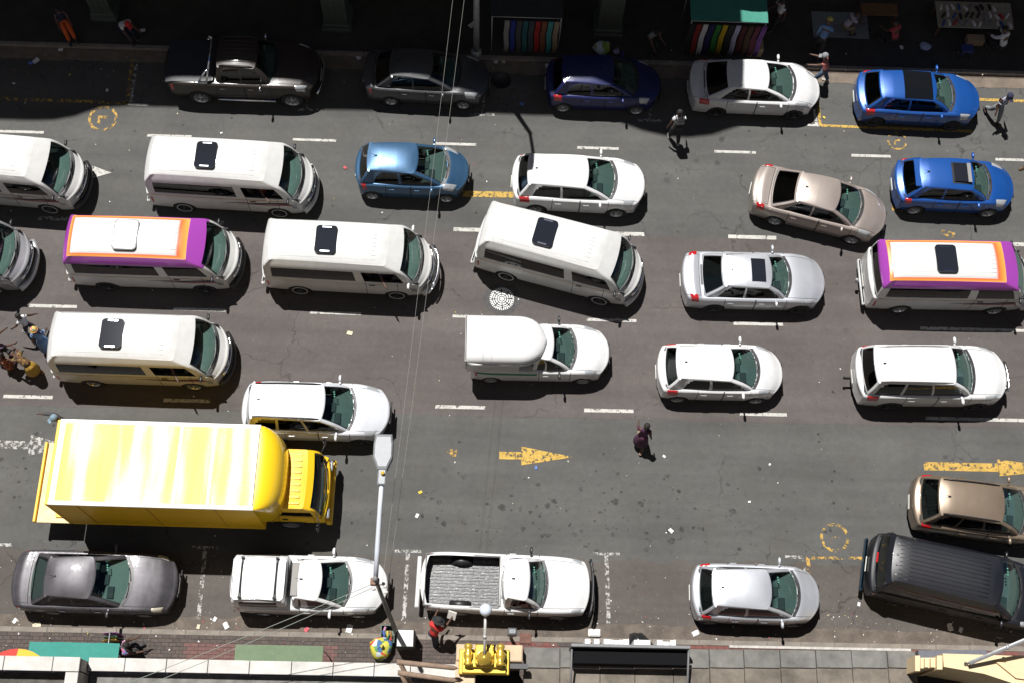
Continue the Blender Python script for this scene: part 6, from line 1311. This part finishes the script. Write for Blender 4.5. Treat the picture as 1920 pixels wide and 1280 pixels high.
for k in range(34):
    nm, c = gc[r.choice([0, 0, 1, 1, 1, 2, 3, 4])]; q = MB(); L = .26; q.tube([(-.12, 0, .05), (-.05, 0, .055), (.04, 0, .045), (.12, 0, .03)], [.035, .042, .04, .028], 8); q.box((0, 0, .008), (.27, .085, .016), bev=.006)
    lx, ly = (k % 12)*.21-1.15+r.uniform(-.04, .04), (k//12)*.32-.36+r.uniform(-.05, .05); simple('shoe', '%s shoe, %s in the %s row on the low table' % (nm, ['first', 'second', 'third', 'fourth', 'fifth', 'sixth', 'seventh', 'eighth', 'ninth', 'tenth', 'eleventh', 'twelfth'][k % 12]+' from the left', ['front', 'middle', 'back'][k//12]), 'shoe', q, fab(c), (tt.location.x+lx, tt.location.y+ly, .12+.622), r.uniform(-.6, .6)+1.57, 'shoes laid out on the low table')
q = MB(); q.box((0, 0, .14), (.62, .30, .28), bev=.01); simple('crate', 'brown carton on the pavement in front of the shoe table', 'carton', q, MATS['cardboard'], P(1825, 80))
st = thing('stool', 'dark blue plastic stool on the far pavement below the shoe table', 'stool', P(1806, 104)); q = MB(); q.box((0, 0, .42), (.40, .34, .06), bev=.02); q.build('seat', mat('blue_plastic', (.02, .03, .16), .5), st)
for sx in (-1, 1):
    for sy in (-1, 1): q = MB(); q.tube([(sx*.18, sy*.15, 0), (sx*.14, sy*.11, .4)], .02, 6); q.build('leg', MATS['blue_plastic'], st)
def bag(name, label, loc, m, s=(.3, .3, .3), seed=1, knot=True):
    rr = random.Random(seed); G = []
    for i in range(9):
        a = math.pi*i/8; G.append([((s[0]*math.sin(a)+.004)*math.cos(b)*(1+.16*math.sin(3*b+i*.7+seed)+.08*rr.uniform(-1, 1)), (s[1]*math.sin(a)+.004)*math.sin(b)*(1+.14*math.sin(2*b+i+seed)+.08*rr.uniform(-1, 1)), s[2]*(1-math.cos(a))*.82*(1+.05*math.sin(4*b))) for b in np.linspace(0, 2*math.pi, 15)[:-1]])
    q = MB(); q.grid(G, closed=True)
    if knot: q.tube([(0, 0, s[2]*1.6), (.02, .01, s[2]*1.8), (.05, .0, s[2]*2.0)], [.03, .02, .06], 6)
    o = q.build(name, m); o.location = loc; return tag(o, label, 'bag')
bag('plastic_bag', 'green and white plastic bag beside the pale column of the far pavement', P(1128, 96), patterned('green_white_plastic', [(.25, .35, .05), (.5, .55, .6), (.3, .4, .08)], 5), (.30, .26, .26), 2)
bag('plastic_bag', 'pale blue crumpled plastic bag lying on the far pavement', P(1733, 90), mat('blue_white_plastic', (.30, .34, .50), .5), (.20, .17, .10), 5, False)
bag('plastic_bag', 'small lilac plastic bag at the foot of the far column', P(1155, 100), mat('lilac_plastic', (.35, .30, .45), .5), (.12, .10, .12), 8)
# near footpath
t, x0, x1, y0 = stall('market stall with a flat teal awning at the bottom left', 46, 224, 1205, 1262, 2.2, mat('teal_tarp', (.02, .20, .165), .75, noise=.12))
t, x0, x1, y0 = stall('market stall with a flat sage green awning left of the lamp pole', 436, 606, 1210, 1264, 2.2, mat('sage_tarp', (.115, .165, .095), .8, noise=.12))
ux, uy, _ = U(22, 1290, 2.6); um = thing('parasol', 'red and yellow parasol at the bottom left corner', 'parasol', (ux, uy, .12))
for k in range(8):
    a0, a1 = 2*math.pi*k/8, 2*math.pi*(k+1)/8; q = MB(); G = [[(rr*math.cos(a0+(a1-a0)*j/4), rr*math.sin(a0+(a1-a0)*j/4), 2.75-.32*(rr/1.05)**1.5) for j in range(5)] for rr in (.02, .35, .7, 1.05)]; q.grid(G); q.build('panel', mat(('umbrella_red', 'umbrella_yellow')[k % 2], ((.52, .03, .02), (.62, .36, .03))[k % 2], .7), um)
q = MB(); q.tube([(0, 0, 0), (0, 0, 2.8)], .025, 8); q.build('pole', GALV, um)
r = random.Random(4); rk = thing('clothes_rack', 'crowded clothes rack at the end of the teal awning', 'clothes rack', P(229, 1225)); q = MB()
for sx in (-.42, .42): q.tube([(0, sx, 0), (0, sx, 1.5)], .016, 6)
q.tube([(0, -.42, 1.5), (0, .42, 1.5)], .016, 6); q.build('frame', GALV, rk)
for k in range(9): q = MB(); y = -.38+.095*k; q.box((0, y, 1.08), (.38, .045, .78), bev=.02, rz=r.uniform(-.15, .15)); o = q.build('garment', fab([(.42, .06, .16), (.02, .02, .025), (.5, .45, .45), (.05, .06, .2), (.35, .05, .06), (.12, .12, .13), (.4, .25, .05), (.1, .2, .12), (.2, .05, .2)][k])); o.location = rk.location; tag(o, ['pink', 'black', 'cream', 'blue', 'red', 'grey', 'mustard', 'green', 'purple'][k]+' garment hanging on the crowded clothes rack', 'garment', 'garments on the clothes rack')
bag('refuse_bag', 'yellow refuse bag full of cans and bottles beside the lamp pole', P(716, 1216), patterned('bag_of_cans', [(.50, .46, .04), (.42, .42, .06), (.50, .06, .03), (.10, .25, .08), (.48, .44, .08), (.45, .5, .5), (.05, .12, .25), (.46, .42, .05)], 7), (.32, .36, .30), 3)
cr = thing('crate', 'dark green crate heaped with bottles beside the lamp pole', 'crate', P(728, 1190)); q = MB()
for sx in (-1, 1): q.box((sx*.19, 0, .16), (.02, .46, .32)); q.box((0, sx*.24, .16), (.40, .02, .32))
q.box((0, 0, .02), (.38, .46, .03)); q.build('crate_shell', mat('green_plastic', (.015, .06, .035), .5), cr)
for k in range(7):
    q = MB(); q.lathe([(.001, -.11), (.035, -.1), (.038, .04), (.014, .09), (.014, .12), (.001, .122)], (0, 0, 0), 'X', 8); q.box((.1, 0, 0), (.03, .02, .02)); o = q.build('bottle', fab([(.5, .5, .5), (.02, .10, .05), (.4, .04, .04), (.05, .1, .3), (.45, .38, .05), (.25, .12, .03), (.4, .2, .3)][k])); o.location = (cr.location.x-.1+.1*(k % 3), cr.location.y-.14+.12*(k//3), .12+.30+.04*(k % 2)); o.rotation_euler = (0, r.uniform(-.3, .3), r.uniform(0, 6)); tag(o, ['clear', 'green', 'red', 'blue', 'yellow', 'brown', 'pink'][k]+' bottle in the dark green crate', 'bottle', 'bottles in the dark green crate')
wb = thing('litter_bin', 'dark litter bin with a pale square lid beside the lamp pole', 'bin', P(763, 1204)); q = MB(); q.box((0, 0, .45), (.52, .5, .9), bev=.02); q.build('bin_body', mat('dark_bin', (.02, .022, .024), .6), wb); q = MB(); q.box((0, 0, .93), (.46, .46, .05), bev=.01); q.build('lid', mat('pale_lid', (.50, .52, .51), .6), wb)
bag('refuse_bag', 'black refuse bag on the footpath behind the shop sign', P(1195, 1209), mat('black_bin_liner', (.015, .015, .016), .3, 0, .4), (.38, .30, .36), 6)
q = MB(); q.box((0, 0, .06), (.36, .22, .12), bev=.04); simple('polystyrene_tray', 'white polystyrene tray lying in the gutter near the shop sign', 'tray', q, mat('polystyrene', (.7, .7, .68), .7), P(1114, 1186, .01))
pm_ = thing('kerb_post', 'grey post with a box head at the near kerb by the white pickup', 'post', P(958, 1196)); q = MB(); q.tube([(0, 0, 0), (0, 0, 1.1)], .05, 8); q.build('post', POLEW, pm_); q = MB(); q.box((0, 0, 1.25), (.26, .20, .42), bev=.04); q.build('box_head', mat('box_head_grey', (.14, .15, .16), .5, .3, noise=.3, nscale=12), pm_)  # plain upright post with a box on top
q = MB(); q.box((0, 0, .02), (.34, .30, .04), bev=.004); simple('inspection_cover', 'small rusty inspection cover in the paving beside the porch', 'cover', q, mat('rust_frame', (.13, .06, .045), .8, noise=.4), P(985, 1196, .115))
# ---- litter
LIT = [mat('paper_white', (.66, .66, .66), .8, noise=.1), mat('paper_blue', (.10, .18, .50), .7), mat('paper_cream', (.55, .48, .36), .8), mat('paper_red', (.5, .08, .10), .7), mat('paper_yellow', (.55, .42, .05), .7)]
def scrap(px, py, s, k, what, z=0.012, seed=0, asp=1.4):
    rr = random.Random(seed*13+int(px)); x, y, _ = U(px, py, z); n_ = 5; G = [[(s*asp*(i/n_-.5)*(1+.1*rr.uniform(-1, 1)), s*(j/n_-.5)*(1+.1*rr.uniform(-1, 1)), .012+s*.16*rr.random()) for j in range(n_+1)] for i in range(n_+1)]; q = MB(); q.grid(G, smooth=False); o = q.build('litter_scrap', LIT[k]); o.location = (x, y, z); o.rotation_euler = (0, 0, rr.uniform(0, 3)); return tag(o, what, 'litter')
for a in ((68, 115, .28, 0, 'white crumpled paper in the shade at the far left kerb'), (58, 119, .2, 1, 'blue packet beside the white paper in the far left shade'), (114, 94, .2, 0, 'white cup lying on the far kerb at the left'), (201, 170, .14, 0, 'small white scrap inside the yellow bay at the left'), (131, 141, .10, 4, 'small yellow scrap inside the yellow bay at the left'), (26, 157, .12, 0, 'white scrap near the left edge in the building shade'), (978, 196, .20, 1, 'blue packet between the graphite sedan and the navy hatchback'), (647, 315, .14, 3, 'pink wrapper on the road left of the steel blue hatchback'), (415, 250, .10, 0, 'white scrap above the minibus beneath the brown pickup'), (1545, 221, .12, 4, 'yellow wrapper beside the parked blue hatchback'), (848, 158, .1, 0, 'white scrap beside the graphite sedan'), (930, 116, .22, 0, 'white paper against the far kerb behind the graphite sedan'), (944, 117, .16, 2, 'cream card against the far kerb behind the graphite sedan'), (1028, 124, .26, 0, 'white papers against the far kerb at the navy hatchback tail'), (672, 108, .26, 0, 'white paper against the far kerb between pickup and sedan'), (656, 625, .22, 2, 'flattened pale paper on the brownish lane'), (1245, 855, .12, 0, 'white scrap on the open lane beneath the walking woman'), (1258, 994, .18, 0, 'white paper loop on the grey lane above the silver hatchback'), (1610, 1132, .14, 0, 'white ball of paper above the two boxes near the kerb'), (1781, 1175, .28, 0, 'white carton by the kerb beneath the black van'), (1801, 1180, .2, 0, 'torn white paper right of the white carton'), (1443, 870, .09, 0, 'white speck of paper in the grey lane'), (1405, 940, .10, 0, 'white scrap above the yellow disc'), (28, 1163, .18, 0, 'white cup in the near gutter at the left'), (69, 1172, .28, 2, 'pale magazine lying in the near gutter'), (424, 1172, .24, 0, 'clear plastic wrap in the near gutter'), (403, 1160, .16, 0, 'white scrap beside the bay line in the near gutter'), (575, 1179, .18, 3, 'red bottle wrapper in the near gutter'), (655, 1178, .30, 0, 'white food box in the near gutter'), (372, 1174, .16, 2, 'cream paper at the foot of the bay line'), (1304, 1186, .24, 0, 'pale plastic packet in the gutter at the silver hatchback'), (782, 966, .16, 0, 'crumpled dark and silver wrapper on the grey lane'), (788, 922, .14, 4, 'orange peel on the grey lane'), (1005, 876, .12, 1, 'blue bottle top beneath the yellow road arrow'), (1690, 90, .2, 0, 'white paper on the far pavement by the bench'), (1880, 60, .14, 0, 'white scrap beside the shoe table'), (268, 58, .22, 0, 'white sheet beside the crouching person on the far pavement'), (885, 48, .3, 0, 'white folded paper by the far lamp mast'), (1180, 1198, .12, 0, 'white scrap beside the black refuse bag'), (985, 1193, .14, 0, 'white scrap on the inspection cover')):
    py = a[1]; z = .125 if (py < 100 or py > 1189) else .014; scrap(a[0], a[1], a[2]*.58, a[3], a[4], z)
q = [MB() for _ in LIT]; r = random.Random(77)
for k in range(1150):
    u = r.random()
    if u < .30: px, py = r.uniform(0, 1920), r.gauss(1166, 14)
    elif u < .40: px, py = r.uniform(0, 1920), r.gauss(120, 14)
    elif u < .55: px, py = r.uniform(0, 1920), r.uniform(1182, 1225)
    elif u < .72: px, py = r.uniform(0, 1920), r.uniform(1040, 1170)
    else: px, py = r.uniform(0, 1920), r.uniform(120, 1170)
    x, y, _ = U(px, py); s = (.007+.022*r.random()**5)*1.2; z = .013 if 5.25 < y < 24.95 else .142; a = r.uniform(0, 3); c, s_ = math.cos(a)*s, math.sin(a)*s; t_ = r.uniform(-.3, .5)*s
    q[r.choice([0]*8+[2]*9+[4, 3])].add([(x-c, y-s_, z), (x+s_*.7, y-c*.7, z+.004), (x+c, y+s_, z+t_+.006), (x-s_*.7, y+c*.7, z+.006)], [(0, 1, 2), (0, 2, 3)])
for k, b_ in enumerate(q):
    if b_.v: stuff(b_.build('litter', LIT[k]))
